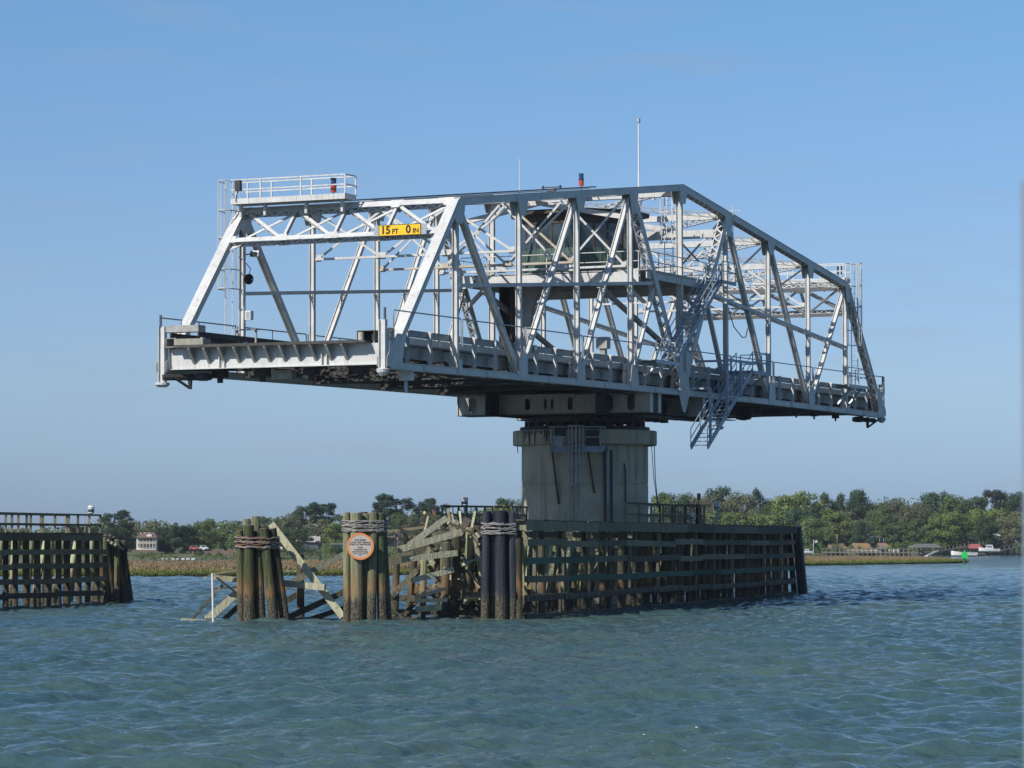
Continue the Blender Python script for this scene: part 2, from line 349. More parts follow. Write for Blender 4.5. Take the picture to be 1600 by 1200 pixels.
# ------------------------------------------------------------------ water
def wave_tile(n=512, size=58.0, wind=(.30, -.95), V=2.55, seed=3):
    rg = np.random.default_rng(seed)
    k1 = np.fft.fftfreq(n, d=size/n)*2*np.pi; kx, ky = np.meshgrid(k1, k1, indexing='ij'); k = np.hypot(kx, ky); k[0, 0] = 1
    Lw = V*V/9.81; P = np.exp(-1/(k*Lw)**2)/k**3.4*(.07+((kx*wind[0]+ky*wind[1])/k)**2)*np.exp(-(k*.035)**2); P[0, 0] = 0
    h = np.fft.ifft2((rg.normal(size=(n, n))+1j*rg.normal(size=(n, n)))*np.sqrt(P)).real
    return h/h.std(), size, n
tile, TS, TN = wave_tile()
def wave_h(x, y):
    fx = (x/TS*TN) % TN; fy = (y/TS*TN) % TN; i = np.floor(fx).astype(int); j = np.floor(fy).astype(int); u = fx-i; v = fy-j
    i1 = (i+1) % TN; j1 = (j+1) % TN; i %= TN; j %= TN
    return tile[i, j]*(1-u)*(1-v)+tile[i1, j]*u*(1-v)+tile[i, j1]*(1-u)*v+tile[i1, j1]*u*v
rows = [20.0]
while rows[-1] < 640: rows.append(rows[-1] + max(.08, rows[-1]**2*.0000105*1.0 + .05))
rows = np.array(rows); nc = 600
cols = np.linspace(-1, 1, nc)
XX = (cols*(.72+.28*cols**2))[None, :]*(rows[:, None]*.30+16); YY = np.repeat(rows[:, None], nc, 1)
edge = (.25+.75*np.clip((430-YY)/230, 0, 1))*np.clip((640-YY)/60, 0, 1)*np.clip((YY-20)/5, 0, 1)*np.clip((1-np.abs(cols[None, :]))*12, 0, 1)
ca, sa = math.cos(.3), math.sin(.3)
ZZ = (wave_h(XX, YY)*.074 + wave_h((XX*ca-YY*sa)*.37+11, (XX*sa+YY*ca)*.37+5)*.009)*edge
nr = len(rows)
co = np.stack([XX, YY, ZZ], -1).reshape(-1, 3)
idx = np.arange(nr*nc).reshape(nr, nc)
q = np.stack([idx[:-1, :-1], idx[:-1, 1:], idx[1:, 1:], idx[1:, :-1]], -1).reshape(-1, 4)
# far sheet around the waved patch, same surface
x0, x1 = XX[0, 0], XX[0, -1]; x2, x3 = XX[-1, 0], XX[-1, -1]
base = len(co)
ext = np.array([(-2500, -300, 0), (2500, -300, 0), (2500, 5000, 0), (-2500, 5000, 0)], float)
co = np.vstack([co, ext])
c00, c01, c11, c10 = idx[0, 0], idx[0, -1], idx[-1, -1], idx[-1, 0]
me = bpy.data.meshes.new('water')
tot = len(q)
polys = [tuple(p) for p in q.tolist()] + [(base, base+1, c01, c00), (base+1, base+2, c11, c01), (base+2, base+3, c10, c11), (base+3, base, c00, c10)]
# boundary rows are dead level (edge=0), so the ring polygons meet them without gaps
me.from_pydata(co.tolist(), [], polys); me.materials.append(M['water']); me.polygons.foreach_set('use_smooth', [True]*len(polys)); me.update()
struct(link('water', me))

def surf(x, y):
    a = np.array([x]); b = np.array([y]); e = min(1, max(0, (y-20)/5))
    return float((wave_h(a, b)*.074 + wave_h((a*ca-b*sa)*.37+11, (a*sa+b*ca)*.37+5)*.009)[0])*e
fm = MB()
M['foam'] = mat('foam', (.42, .48, .50), .8)
for i in range(150):
    px = random.gauss(1045, 60); py = random.choice((1195, 1165, 1140, 1090, 1060, 1035))+random.uniform(-14, 14)
    if i % 4 == 0: px = random.uniform(900, 1300); py = random.uniform(1000, 1190)
    Y_ = EYE*4851.66/(py-846); X_ = (px-800)/4851.66*Y_; n_ = random.randint(5, 7); rx = random.uniform(.008, .038); ry = rx*random.uniform(.3, 1.2)
    pts = []
    for k in range(n_):
        a = 2*math.pi*k/n_; rr = random.uniform(.5, 1.1); x_ = X_+rx*rr*math.cos(a); y_ = Y_+ry*rr*math.sin(a); pts.append((x_, y_, surf(x_, y_)+.012))
    fm.add(pts, [tuple(range(n_))])
stuff(tag(fm.build('foam_flecks', 'foam'), 'scattered small white foam flecks drifting on the river in the foreground', 'foam'))

# ------------------------------------------------------------------ far land
def sheet(name, pts, m, z=None, back=None):
    mb = MB(); mb.add(pts, [tuple(range(len(pts)))]); return mb.build(name, m)
def strip_land(name, front, backY, zf, zb, m):
    mb = MB(); n = len(front)
    a = [(x, y, -.6) for x, y in front]; b = [(x, y+5, zf) for x, y in front]; c = [(x*1.1, y+90, zb) for x, y in front]; d = [(x*3, backY, zb+1) for x, y in front]
    vs = a+b+c+d; fs = [(j*n+i, j*n+i+1, (j+1)*n+i+1, (j+1)*n+i) for j in range(3) for i in range(n-1)]
    mb.add(vs, fs); return struct(mb.build(name, m))
strip_land('shore_ground', [(-420, 590), (-120, 580), (-60, 590), (0, 640), (40, 700), (80, 765), (125, 780), (200, 775), (520, 800)], 4200, .7, 1.7, 'lawn')

# marsh island: mud flat and grass
marsh_front = [(-330, 285), (-60, 296), (-37.3, 300), (-20, 306), (-10, 312), (5, 345), (40.5, 436), (60, 470), (70.5, 489), (73, 497)]
def front_y(x): return np.interp(x, [p[0] for p in marsh_front], [p[1] for p in marsh_front])
mb = MB(); n = len(marsh_front)
bk = [(-330, 440), (-60, 445), (-37, 450), (-20, 455), (-10, 460), (5, 480), (40, 560), (60, 570), (70.5, 540), (73, 505)]
mb.add([(x, y, -.4) for x, y in marsh_front]+[(x, y+2, .30) for x, y in marsh_front]+[(x, y, .30) for x, y in bk]+[(x, y+2, -.4) for x, y in bk],
       [(j*n+i, j*n+i+1, (j+1)*n+i+1, (j+1)*n+i) for j in range(3) for i in range(n-1)])
struct(mb.build('mud_flat', 'mud'))
NG = 210000
gx = rng.uniform(-95, 73, NG); t_ = rng.random(NG)**1.9
gfy = front_y(gx); gby = np.interp(gx, [p[0] for p in bk], [p[1] for p in bk]); gy = gfy + .5 + t_*(gby-gfy-1)
keep = np.abs(gx) < gy*.185; gx, gy, gfy = gx[keep], gy[keep], gfy[keep]; NG = len(gx)
dd = gy-gfy
nzv = np.interp(np.sin(gx*.31)+np.sin(gx*.083+gy*.05)+np.sin(gx*.9+gy*.3)*.5, [-2.5, 2.5], [0, 1])
hh = (.28+.38*np.clip(dd/22, 0, 1))*(.8+.4*rng.random(NG))*(.85+.3*nzv); ww = rng.uniform(.12, .34, NG)*np.clip(gy/420, .7, 1.4)
ang = rng.uniform(0, np.pi, NG); dx, dy = np.cos(ang)*ww/2, np.sin(ang)*ww/2; lean = rng.normal(0, .12, (NG, 2))
P0 = np.stack([gx-dx, gy-dy, np.full(NG, .15)], 1); P1 = np.stack([gx+dx, gy+dy, np.full(NG, .15)], 1)
P2 = np.stack([gx+dx*.45+lean[:, 0], gy+dy*.45+lean[:, 1], hh*(.8+.2*rng.random(NG))], 1); P3 = np.stack([gx-dx*.5+lean[:, 0], gy-dy*.5+lean[:, 1], hh+.1], 1)
gco = np.stack([P0, P1, P2, P3], 1).reshape(-1, 3)
me = bpy.data.meshes.new('marsh_grass'); me.from_pydata(gco.tolist(), [], np.arange(NG*4).reshape(-1, 4).tolist()); me.materials.append(M['marsh'])
tone = np.clip(dd/26 + rng.normal(0, .13, NG) + (nzv-.5)*.35, 0, 1)
at_ = me.attributes.new('tone', 'FLOAT', 'FACE'); at_.data.foreach_set('value', tone.astype(np.float32)); me.update()
stuff(tag(link('marsh_grass', me), 'green and brown cordgrass covering the low marsh island', 'marsh grass'))

# ------------------------------------------------------------------ trees
def crown_mesh(name, kind, m, seed, leaf=.42, cnt=3400):
    rg = random.Random(seed); H = 10.0; mb_v = []; mb_f = []
    blobs = []
    if kind == 'oak':
        for i in range(44):
            a = rg.uniform(0, 6.28); r = 4.9*math.sqrt(rg.random()); z = 1.4+rg.random()**.8*7.0*math.sqrt(max(.05, 1-(r/6.2)**2))
            blobs.append((r*math.cos(a), r*math.sin(a), z, rg.uniform(.9, 1.75)))
    elif kind == 'round':
        for i in range(42):
            a = rg.uniform(0, 6.28); z = rg.uniform(.8, 9.2); rr = 4.3*math.sin(math.pi*min(1, max(.12, (z-.2)/10.4)))**.7; r = rr*math.sqrt(rg.random())
            blobs.append((r*math.cos(a), r*math.sin(a), z, rg.uniform(.9, 1.6)))
    elif kind == 'pine':
        for i in range(24):
            a = rg.uniform(0, 6.28); z = rg.uniform(5.2, 9.5); r = (3.3-(abs(z-7.6)*.6))*math.sqrt(rg.random())
            blobs.append((r*math.cos(a), r*math.sin(a), z, rg.uniform(.55, 1.1)))
    else:
        for i in range(12):
            a = rg.uniform(0, 6.28); r = 1.7*math.sqrt(rg.random())
            blobs.append((r*math.cos(a)*1.6, r*math.sin(a), rg.uniform(.3, 1.5), rg.uniform(.5, .9)))
    tot = sum(b[3]**2 for b in blobs)
    for bx, by, bz, br in blobs:
        for _ in range(int(cnt*br*br/tot)):
            u = rg.uniform(-1, 1); a = rg.uniform(0, 6.28); s_ = math.sqrt(1-u*u); rr = br*(rg.random()**.33)*rg.uniform(.8, 1.18)
            c = Vector((bx+rr*s_*math.cos(a), by+rr*s_*math.sin(a), bz+rr*u*.72))
            nrm = Vector((s_*math.cos(a), s_*math.sin(a), u+.5)) + Vector((rg.gauss(0, .6), rg.gauss(0, .6), rg.gauss(0, .6))); nrm.normalize()
            t = nrm.orthogonal().normalized(); b2 = nrm.cross(t); an = rg.uniform(0, 6.28); t, b2 = t*math.cos(an)+b2*math.sin(an), b2*math.cos(an)-t*math.sin(an)
            sz = leaf*rg.uniform(.55, 1.3)
            k = len(mb_v); mb_v += [c-t*sz*.5, c-b2*sz*.33, c+t*sz*.5, c+b2*sz*.4]; mb_f.append((k, k+1, k+2, k+3))
    me = bpy.data.meshes.new(name); me.from_pydata([tuple(v) for v in mb_v], [], mb_f); me.materials.append(M[m]); me.update(); return me, blobs
def trunk_mesh(blobs, kind, seed):
    rg = random.Random(seed); mb = MB()
    th = 3.0 if kind == 'oak' else (7.6 if kind == 'pine' else 2.6); tr = .34 if kind == 'oak' else .2
    top = Vector((rg.uniform(-.3, .3), rg.uniform(-.3, .3), th)); mb.tube((0, 0, -.6), top, tr, tr*.65, 7)
    for bx, by, bz, br in rg.sample(blobs, 9):
        if kind == 'pine': s0 = Vector((top.x, top.y, max(4.5, bz-.8)))*1.0; s0 = Vector((top.x*s0.z/th, top.y*s0.z/th, s0.z)); mb.tube(s0, (bx, by, bz), .09, .03, 5)
        else:
            mid = top.lerp(Vector((bx, by, bz)), .5)+Vector((0, 0, -.2)); mb.tube(top, mid, tr*.5, tr*.28, 5); mb.tube(mid, (bx, by, bz), tr*.28, .04, 5)
    if kind == 'pine': mb.tube(top, (top.x, top.y, 9.2), tr*.6, .05, 6)
    return mb.mesh('trunk', 'bark')
PROTO = {}
for nm, kd, mt, sds in (('oak', 'oak', 'leaf_oak', (1, 2, 3)), ('moss', 'oak', 'leaf_moss', (4, 5)), ('dark', 'round', 'leaf_dark', (6, 7, 8)), ('bright', 'round', 'leaf_bright', (9, 10)), ('pine', 'pine', 'leaf_pine', (11, 12, 13)), ('brightoak', 'oak', 'leaf_bright', (14,))):
    PROTO[nm] = []
    for s_ in sds:
        cm, bl = crown_mesh('crown', kd, mt, s_, .28 if kd == 'pine' else .34, 4800 if kd == 'pine' else 10500); PROTO[nm].append((cm, trunk_mesh(bl, kd, s_)))
WORDS = {'oak': ('oak_tree', 'olive green spreading live oak'), 'moss': ('oak_tree', 'brownish moss draped oak'), 'dark': ('broadleaf_tree', 'dark green rounded tree'),
         'bright': ('broadleaf_tree', 'bright spring green tree'), 'pine': ('pine_tree', 'tall dark pine'), 'brightoak': ('oak_tree', 'yellow green spreading oak')}
def tree(kind, px, ytop, Y, wpx, label, base=None, group='trees along the far shore'):
    """tree sited by bearing: crown top at ytop, width wpx in picture units at distance Y"""
    ytop -= 6 if px > 1000 else 2; p = at(px, 870, Y); top = at(px, ytop, Y).z; gz = .9 if base is None else base; H = top-gz
    cm, tm = random.choice(PROTO[kind]); nm, w = WORDS[kind]
    e = empty(nm, (p.x, Y, gz), label, 'tree', (0, 0, random.uniform(0, 6.28)), group)
    natural = {'oak': 11.6, 'moss': 11.6, 'brightoak': 11.6, 'dark': 8.6, 'bright': 8.6, 'pine': 6.4}[kind]
    sx = wpx*1.34/4851.66*Y/natural; sz = H/9.9
    e.scale = (sx, sx, sz)
    link('crown', cm, e); link('trunk', tm, e)
    return e
TR = []   # kind, px, top y, distance, width px, label
A = TR.append
# left bank, left to right
A(('dark', -30, 812, 640, 60, 'dark tree at the far left frame edge seen over the left fender railing'))
A(('oak', 22, 822, 660, 60, 'olive oak seen through the left fender railing near the frame edge'))
A(('oak', 75, 826, 655, 55, 'low olive oak seen through the middle of the left fender railing'))
A(('dark', 128, 820, 650, 60, 'dark tree behind the lamp on the left fender'))
A(('pine', 178, 800, 655, 44, 'dark pine rising just right of the left fender lamp'))
A(('dark', 186, 815, 640, 40, 'dark broadleaf tree below the pine beside the left fender'))
A(('moss', 222, 808, 665, 68, 'brown green oak standing behind the white two storey house'))
A(('oak', 205, 828, 645, 52, 'low olive oak crowding the left side of the white two storey house'))
A(('dark', 262, 822, 622, 44, 'dark oak hugging the right side of the white two storey house'))
A(('dark', 290, 821, 626, 42, 'dark oak, second to the right of the white two storey house'))
A(('bright', 318, 812, 640, 36, 'light green tree between the dark oaks and the shore stairs'))
A(('oak', 352, 808, 655, 72, 'wide olive oak above the shore stairs left of the leaning piles'))
A(('oak', 395, 812, 650, 56, 'olive oak directly behind the leftmost pile cluster'))
A(('dark', 418, 808, 665, 40, 'dark tree peeking over the tops of the leftmost pile cluster'))
A(('moss', 452, 800, 662, 52, 'grey brown oak between the first pile cluster and the tall pines'))
A(('pine', 478, 788, 680, 40, 'flat topped pine, left of the pair over the broken fender'))
A(('pine', 500, 789, 684, 46, 'flat topped pine, right of the pair over the broken fender'))
A(('moss', 492, 806, 650, 66, 'brown oak below the flat topped pine pair'))
A(('dark', 460, 826, 620, 44, 'dark low tree left of the grey roofed house'))
A(('bright', 528, 818, 630, 40, 'light green tree left of the round orange sign'))
A(('oak', 545, 797, 662, 50, 'olive oak showing just left of the signed pile cluster top'))
A(('dark', 582, 812, 640, 50, 'dark tree behind the signed pile cluster'))
A(('pine', 600, 784, 680, 46, 'dark pine touching the signed pile cluster top'))
A(('pine', 619, 775, 690, 54, 'tallest round headed pine right of the signed pile cluster'))
A(('oak', 632, 794, 664, 60, 'olive oak under the tallest round headed pine'))
A(('moss', 655, 802, 655, 50, 'brownish oak above the pink house'))
A(('pine', 668, 781, 700, 34, 'thin pine right of the tallest round headed pine'))
A(('pine', 684, 790, 690, 36, 'small pine at the left end of the plank catwalk'))
A(('oak', 700, 799, 670, 60, 'olive oak behind the broken timber tangle'))
A(('dark', 742, 800, 680, 46, 'dark tree behind the plank catwalk left of the blue piles'))
A(('bright', 770, 790, 690, 44, 'bright green tree left of the concrete pier'))
A(('dark', 800, 777, 700, 50, 'dark green tree against the left edge of the concrete pier'))
# right bank
A(('bright', 1028, 776, 800, 40, 'bright green tree against the right edge of the concrete pier'))
A(('dark', 1052, 772, 810, 46, 'dark tree over the pier platform railing'))
A(('moss', 1078, 769, 815, 60, 'brown oak left of the red topped post on the fender'))
A(('moss', 1112, 768, 812, 58, 'brown oak right of the red topped post on the fender'))
A(('dark', 1128, 764, 830, 44, 'dark tree crown behind the white fender lamp'))
A(('moss', 1160, 767, 815, 62, 'brown oak above the middle of the right fender wall'))
A(('dark', 1180, 768, 832, 36, 'small dark crown behind the right fender wall'))
A(('oak', 1203, 770, 815, 56, 'olive oak above the right part of the fender wall'))
A(('brightoak', 1135, 792, 775, 70, 'yellow green low oak left of the far fender end'))
A(('brightoak', 1195, 796, 772, 62, 'yellow green low oak nearer the far fender end'))
A(('bright', 1236, 778, 790, 50, 'bright green tree over the far fender end'))
A(('bright', 1258, 773, 795, 56, 'bright green tree just right of the far fender end'))
A(('dark', 1250, 795, 772, 46, 'dark green tree filling the gap right of the fender end'))
A(('dark', 1284, 775, 800, 46, 'dark green tree left of the dip in the tree line'))
A(('oak', 1270, 806, 765, 50, 'olive tree low behind the flagpole boat'))
A(('bright', 1300, 800, 772, 44, 'bright tree low in the dip of the tree line'))
A(('dark', 1322, 776, 806, 40, 'pale topped dark tree right of the dip in the tree line'))
A(('dark', 1352, 769, 812, 50, 'dark crown standing highest left of the long low house'))
A(('moss', 1325, 795, 776, 60, 'brown draped oak over the left end of the long low house'))
A(('oak', 1372, 781, 796, 56, 'olive oak directly over the long low house'))
A(('moss', 1396, 779, 806, 60, 'brown oak right of the long low house'))
A(('oak', 1400, 800, 775, 60, 'low olive oak right of the long low house'))
A(('moss', 1436, 785, 800, 60, 'brown oak behind the covered dock'))
A(('oak', 1440, 806, 772, 56, 'low olive oak behind the covered dock'))
A(('dark', 1462, 770, 818, 50, 'dark crown left of the big oak'))
A(('oak', 1484, 767, 800, 64, 'big round topped olive oak above the green daymark'))
A(('bright', 1475, 804, 768, 50, 'light green tree low under the big oak'))
A(('dark', 1520, 778, 812, 44, 'dark tree right of the big oak'))
A(('brightoak', 1508, 796, 776, 60, 'yellow green oak over the red boathouse roof'))
A(('brightoak', 1545, 786, 790, 64, 'yellow green oak over the white pavilion'))
A(('pine', 1563, 765, 830, 40, 'round headed pine near the right frame edge'))
A(('moss', 1574, 796, 774, 60, 'brown oak beside the white pavilion'))
A(('dark', 1594, 770, 820, 44, 'dark tree at the right frame edge'))
A(('oak', 1612, 784, 790, 60, 'olive oak cut by the right frame edge'))
A(('dark', 1535, 812, 762, 40, 'dark low tree left of the white pavilion'))
A(('dark', 1345, 818, 768, 30, 'dark low tree between the flagpole and the long low house'))
for kd, px, yt, Y, wp, lb in TR: tree(kd, px, yt, Y, wp, lb)
# far woods closing the gaps behind the separate trees: one mass
def woods(name, pts, Y, m, label, seed):
    rg = random.Random(seed); vs = []; fs = []
    xs_ = [p[0] for p in pts]; ys_ = [p[1] for p in pts]
    w0 = (pts[-1][0]-pts[0][0])/4851.66*Y; nb = int(w0/.85)
    for i in range(nb):
        px = rg.uniform(pts[0][0], pts[-1][0]); yt = float(np.interp(px, xs_, ys_)); zt = at(px, yt, Y).z
        yy = Y+rg.uniform(0, 26); cx = at(px, 860, yy).x
        for lv in range(4):
            zc = .6+(zt-.6)*(lv+.6)/4*rg.uniform(.85, 1.02); br = rg.uniform(1.0, 1.9)
            ox, oy = rg.uniform(-1, 1), rg.uniform(-1, 1)
            for _ in range(46):
                u = rg.uniform(-1, 1); a = rg.uniform(0, 6.28); s_ = math.sqrt(1-u*u)
                c = Vector((cx+ox+br*s_*math.cos(a), yy+oy+br*s_*math.sin(a), zc+br*u*.8)); nn = Vector((rg.gauss(0, 1), rg.gauss(0, 1)-.4, rg.gauss(0, 1)+.5)).normalized(); t = nn.orthogonal().normalized(); b2 = nn.cross(t); sz = rg.uniform(.35, .75)
                k = len(vs); vs += [tuple(c-t*sz*.5), tuple(c-b2*sz*.4), tuple(c+t*sz*.5), tuple(c+b2*sz*.4)]; fs.append((k, k+1, k+2, k+3))
    me = bpy.data.meshes.new(name); me.from_pydata(vs, [], fs); me.materials.append(M[m]); stuff(tag(link(name, me), label, 'woods'))
woods('far_woods', [(-500, 822), (-300, 812), (-60, 830), (120, 826), (170, 814), (240, 816), (300, 820), (420, 812), (480, 802), (560, 803), (620, 792), (700, 799), (860, 790)], 705, 'leaf_oak', 'olive continuous woods closing the left bank behind the separate trees', 5)
woods('far_woods', [(1000, 780), (1100, 771), (1220, 775), (1300, 787), (1340, 776), (1480, 771), (1640, 771), (1900, 778), (2150, 786)], 850, 'leaf_oak', 'olive continuous woods closing the right bank behind the separate trees', 6)
woods('far_woods', [(856, 792), (930, 786), (1004, 782)], 775, 'leaf_oak', 'olive woods closing the bank behind the concrete pier', 8)
# bushes along the bank
bush_me = [crown_mesh('shore_bush', 'bush', mt, s_, .30, 420)[0] for mt, s_ in (('leaf_bush', 21), ('leaf_dark', 22), ('leaf_bush', 23), ('leaf_bright', 24), ('leaf_oak', 25))]
def bush(px, Y, wpx, ybot, ytop, label):
    p = at(px, ybot, Y); H = at(px, ytop, Y).z-p.z; o = link('shore_bush', random.choice(bush_me), None, (p.x, Y, p.z), (0, 0, random.choice((0, 3.14))))
    s_ = wpx/4851.66*Y/6.2; o.scale = (s_, s_*1.3, H/2.2)
    tag(o, label, 'bush', 'shrubs along the far bank')
ORD = 'first second third fourth fifth sixth seventh eighth ninth tenth eleventh twelfth thirteenth fourteenth fifteenth sixteenth'.split()
SEG = [(-20, 210, 16, 868, 862, 570, 'green shrub on the bank left of the white two storey house'), (214, 246, 15, 872, 862, 560, 'green shrub below the white two storey house'),
       (246, 300, 14, 874, 864, 555, 'green shrub behind the little white dock'), (310, 370, 16, 873, 862, 575, 'green shrub beside the shore stairs'), (380, 445, 17, 874, 860, 570, 'green shrub behind the leaning pile cluster'),
       (450, 540, 15, 874, 846, 590, 'green shrub on the bank left of the signed piles'), (600, 690, 18, 872, 846, 600, 'green shrub on the bank by the pink house'), (700, 830, 20, 868, 848, 640, 'green shrub behind the broken fender'),
       (1010, 1230, 24, 862, 836, 755, 'green shrub behind the right fender'), (1240, 1330, 14, 862, 846, 750, 'green shrub near the flagpole boat'), (1330, 1400, 13, 862, 852, 752, 'green shrub on the lawn of the long low house'),
       (1396, 1500, 15, 862, 844, 764, 'green shrub behind the covered dock'), (1500, 1625, 18, 862, 846, 768, 'green shrub behind the red roofed boathouse')]
for x0_, x1_, st_, yb, yt, Y, lb in SEG:
    x = x0_; cnt_ = 0
    while x < x1_:
        cnt_ += 1
        bush(x, Y+random.uniform(-8, 8), st_*random.uniform(1.3, 2.0), yb+1.5, yt+random.uniform(-3, 4), ORD[cnt_-1]+' '+lb+' counting from left'); x += st_

# ------------------------------------------------------------------ far houses, docks, boats, beacon
def hb(mb, px0, px1, py0, py1, Y, dep):
    a = at(px0, py1, Y); b = at(px1, py0, Y); mb.box(a.x, b.x, Y, Y+dep, a.z, b.z); return a, b
def roof(mb, px0, px1, ye, yr, Y, dep, hip=.5):
    a = at(px0, ye, Y); b = at(px1, ye, Y); zr = at(px0, yr, Y).z; x0, x1 = a.x, b.x; ins = (x1-x0)*hip/2; ym = Y+dep/2
    mb.add([(x0, Y-.5, a.z), (x1, Y-.5, a.z), (x1, Y+dep+.5, a.z), (x0, Y+dep+.5, a.z), (x0+ins, ym, zr), (x1-ins, ym, zr)], [(0, 1, 5, 4), (1, 2, 5), (2, 3, 4, 5), (3, 0, 4), (0, 3, 2, 1)])
def rel(o, e):   # world-space mesh under an unrotated Empty
    o.parent = e; o.location = -Vector(e.location); return o
# white two storey house
Y = 612; e = empty('house', at(228, 859, Y), 'white two storey house with double verandas and terracotta hip roof on the left bank', 'house')
M['cream'] = mat('cream_house_paint', (.76, .72, .62), .7, (.66, .62, .53), 1)
w_ = MB(); hb(w_, 214, 242, 840, 859, Y+1.5, 6); rel(w_.build('wall', 'cream'), e)
r_ = MB(); roof(r_, 211, 246, 840, 831.5, Y, 8, .55); rf = rel(r_.build('roof', 'brick'), e)
dm = MB(); hb(dm, 229, 237, 835, 840, Y+.5, 2); rel(dm.build('dormer', 'white'), e)
for xx in (219, 226, 233): c_ = MB(); hb(c_, xx, xx+1.2, 832, 836, Y+3, .4); rel(c_.build('chimney', 'white'), e)
for row, (ya, yb) in enumerate(((842, 847), (850.5, 856))):
    for xx in (216, 221, 226, 231, 236): q_ = MB(); hb(q_, xx, xx+3, ya, yb, Y+1.35, .1); rel(q_.build('window', 'darkwin'), e)
for ya, nm in ((848.4, 'upper_veranda'), (858.4, 'lower_veranda')):
    v_ = MB(); hb(v_, 212.5, 243.5, ya-.6, ya+.6, Y, 1.4); hb(v_, 212.5, 243.5, ya-2.6, ya-2.1, Y, .08); rel(v_.build('veranda', 'cream'), e)
for xx in range(213, 245, 5): c_ = MB(); hb(c_, xx, xx+.8, 841, 858, Y, .2); rel(c_.build('column', 'cream'), e)
# low retaining wall at the house
def rwall(px0, px1, py0, py1, Y, m, label):
    b_ = MB(); hb(b_, px0, px1, py0, py1, Y, .8); tag(b_.build('retaining_wall', m), label, 'wall')
rwall(205, 246, 859.5, 862.5, 606, 'brick', 'low brick retaining wall in front of the white two storey house')
rwall(300, 372, 861, 866, 600, 'brick', 'reddish bulkhead wall left of the shore stairs')
rwall(335, 440, 860, 864, 604, 'brick', 'reddish bulkhead wall behind the leaning piles')
# stairs and walkway down to the marsh
e = empty('shore_stairs', at(360, 872, 590), 'grey wooden beach stairs with posts between bulkhead and marsh', 'stairs')
b_ = MB(); p, q_ = at(352, 872, 590), at(372, 861, 590); b_.bar(p, q_, 1.0, .35, (0, 1, 0)); rel(b_.build('flight', 'dockwood'), e)
for xx in (351, 357, 363, 370, 378): c_ = MB(); hb(c_, xx, xx+1, 861, 873, 589.2, .15); rel(c_.build('post', 'dockwood'), e)
b_ = MB(); hb(b_, 368, 382, 860, 861.2, 589, 3); rel(b_.build('landing', 'dockwood'), e)
e = empty('dock', at(275, 876, 560), 'small pale wooden dock with short posts behind the left marsh', 'dock')
b_ = MB(); hb(b_, 247, 306, 872, 874.5, 560, 2); rel(b_.build('walkway', 'white'), e)
for xx in range(248, 307, 8): c_ = MB(); hb(c_, xx, xx+.9, 869.5, 877, 559.8, .15); rel(c_.build('post', 'dockwood'), e)
# parked vehicles by the shore (two in view)
def car(px, py, Y, Lpx, m, label):
    a = at(px, py, Y); Ln = Lpx/4851.66*Y; e = empty('parked_car', a, label, 'car')
    b_ = MB(); b_.prism([(-Ln/2, .25), (Ln/2, .25), (Ln/2, .62), (Ln*.30, .72), (Ln*.16, 1.05), (-Ln*.30, 1.05), (-Ln*.42, .72), (-Ln/2, .66)], 1, 0, 1.3); b_.build('body', m, e)
    g_ = MB(); g_.prism([(-Ln*.28, .72), (Ln*.24, .72), (Ln*.15, 1.0), (-Ln*.27, 1.0)], 1, -.02, .01); g_.build('window', 'darkwin', e)
    for sx_ in (-.32, .32): t_w = MB(); t_w.tube((Ln*sx_, -.04, .25), (Ln*sx_, .2, .25), .25, n=10); t_w.build('wheel', 'black', e)
car(303, 860.5, 598, 15, 'redroof', 'red car parked between the dark oaks and the shore stairs')
car(318, 860.5, 600, 14, 'white', 'white car parked left of the shore stairs')
car(430, 860, 603, 22, 'white', 'white van parked half behind the leftmost pile cluster')
# grey roofed house, white balcony house, pink house
Y = 640; e = empty('house', at(488, 860, Y), 'blue grey house with pale gable roof and white chimney among trees', 'house')
b_ = MB(); hb(b_, 474, 498, 846, 858, Y, 6); rel(b_.build('wall', 'railpaint'), e)
b_ = MB(); roof(b_, 476, 501, 847, 838, Y, 8, .2); rel(b_.build('roof', 'signgrey'), e)
b_ = MB(); hb(b_, 491, 493, 837, 847, Y-1, .8); rel(b_.build('chimney', 'white'), e)
b_ = MB(); hb(b_, 462, 470, 842, 846, Y, 2); rel(b_.build('gable', 'white'), e)
e = empty('house', at(525, 856, 620), 'low white house with railing left of the round orange sign', 'house')
b_ = MB(); hb(b_, 514, 540, 851, 855.5, 620, 5); rel(b_.build('wall', 'white'), e)
b_ = MB(); roof(b_, 512, 542, 851, 848.5, 619.5, 6, .3); rel(b_.build('roof', 'greyroof'), e)
for xx in (517, 523, 529, 535): c_ = MB(); hb(c_, xx, xx+2.4, 852, 854.5, 619.8, .1); rel(c_.build('window', 'darkwin'), e)
Y = 645; e = empty('house', at(612, 856, Y), 'pink stucco house with small tower right of the signed piles', 'house')
M['pink'] = mat('pink_stucco', (.55, .40, .33), .8, (.48, .34, .28), 1)
b_ = MB(); hb(b_, 602, 619, 842, 854, Y, 5); rel(b_.build('wall', 'pink'), e)
b_ = MB(); hb(b_, 615.5, 622, 834, 853, Y-.6, 3); rel(b_.build('tower', 'pink'), e)
b_ = MB(); roof(b_, 600, 616, 842, 837.5, Y-.2, 6, .4); rel(b_.build('roof', 'brick'), e)
b_ = MB(); roof(b_, 614.8, 622.7, 834, 831, Y-.8, 3.4, 1); rel(b_.build('roof', 'brick'), e)
for xx, ya in ((617, 836), (619.6, 836), (617, 842), (605, 846), (610, 846)): c_ = MB(); hb(c_, xx, xx+1.5, ya, ya+3, Y-.75 if xx > 616 else Y-.12, .1); rel(c_.build('window', 'darkwin'), e)
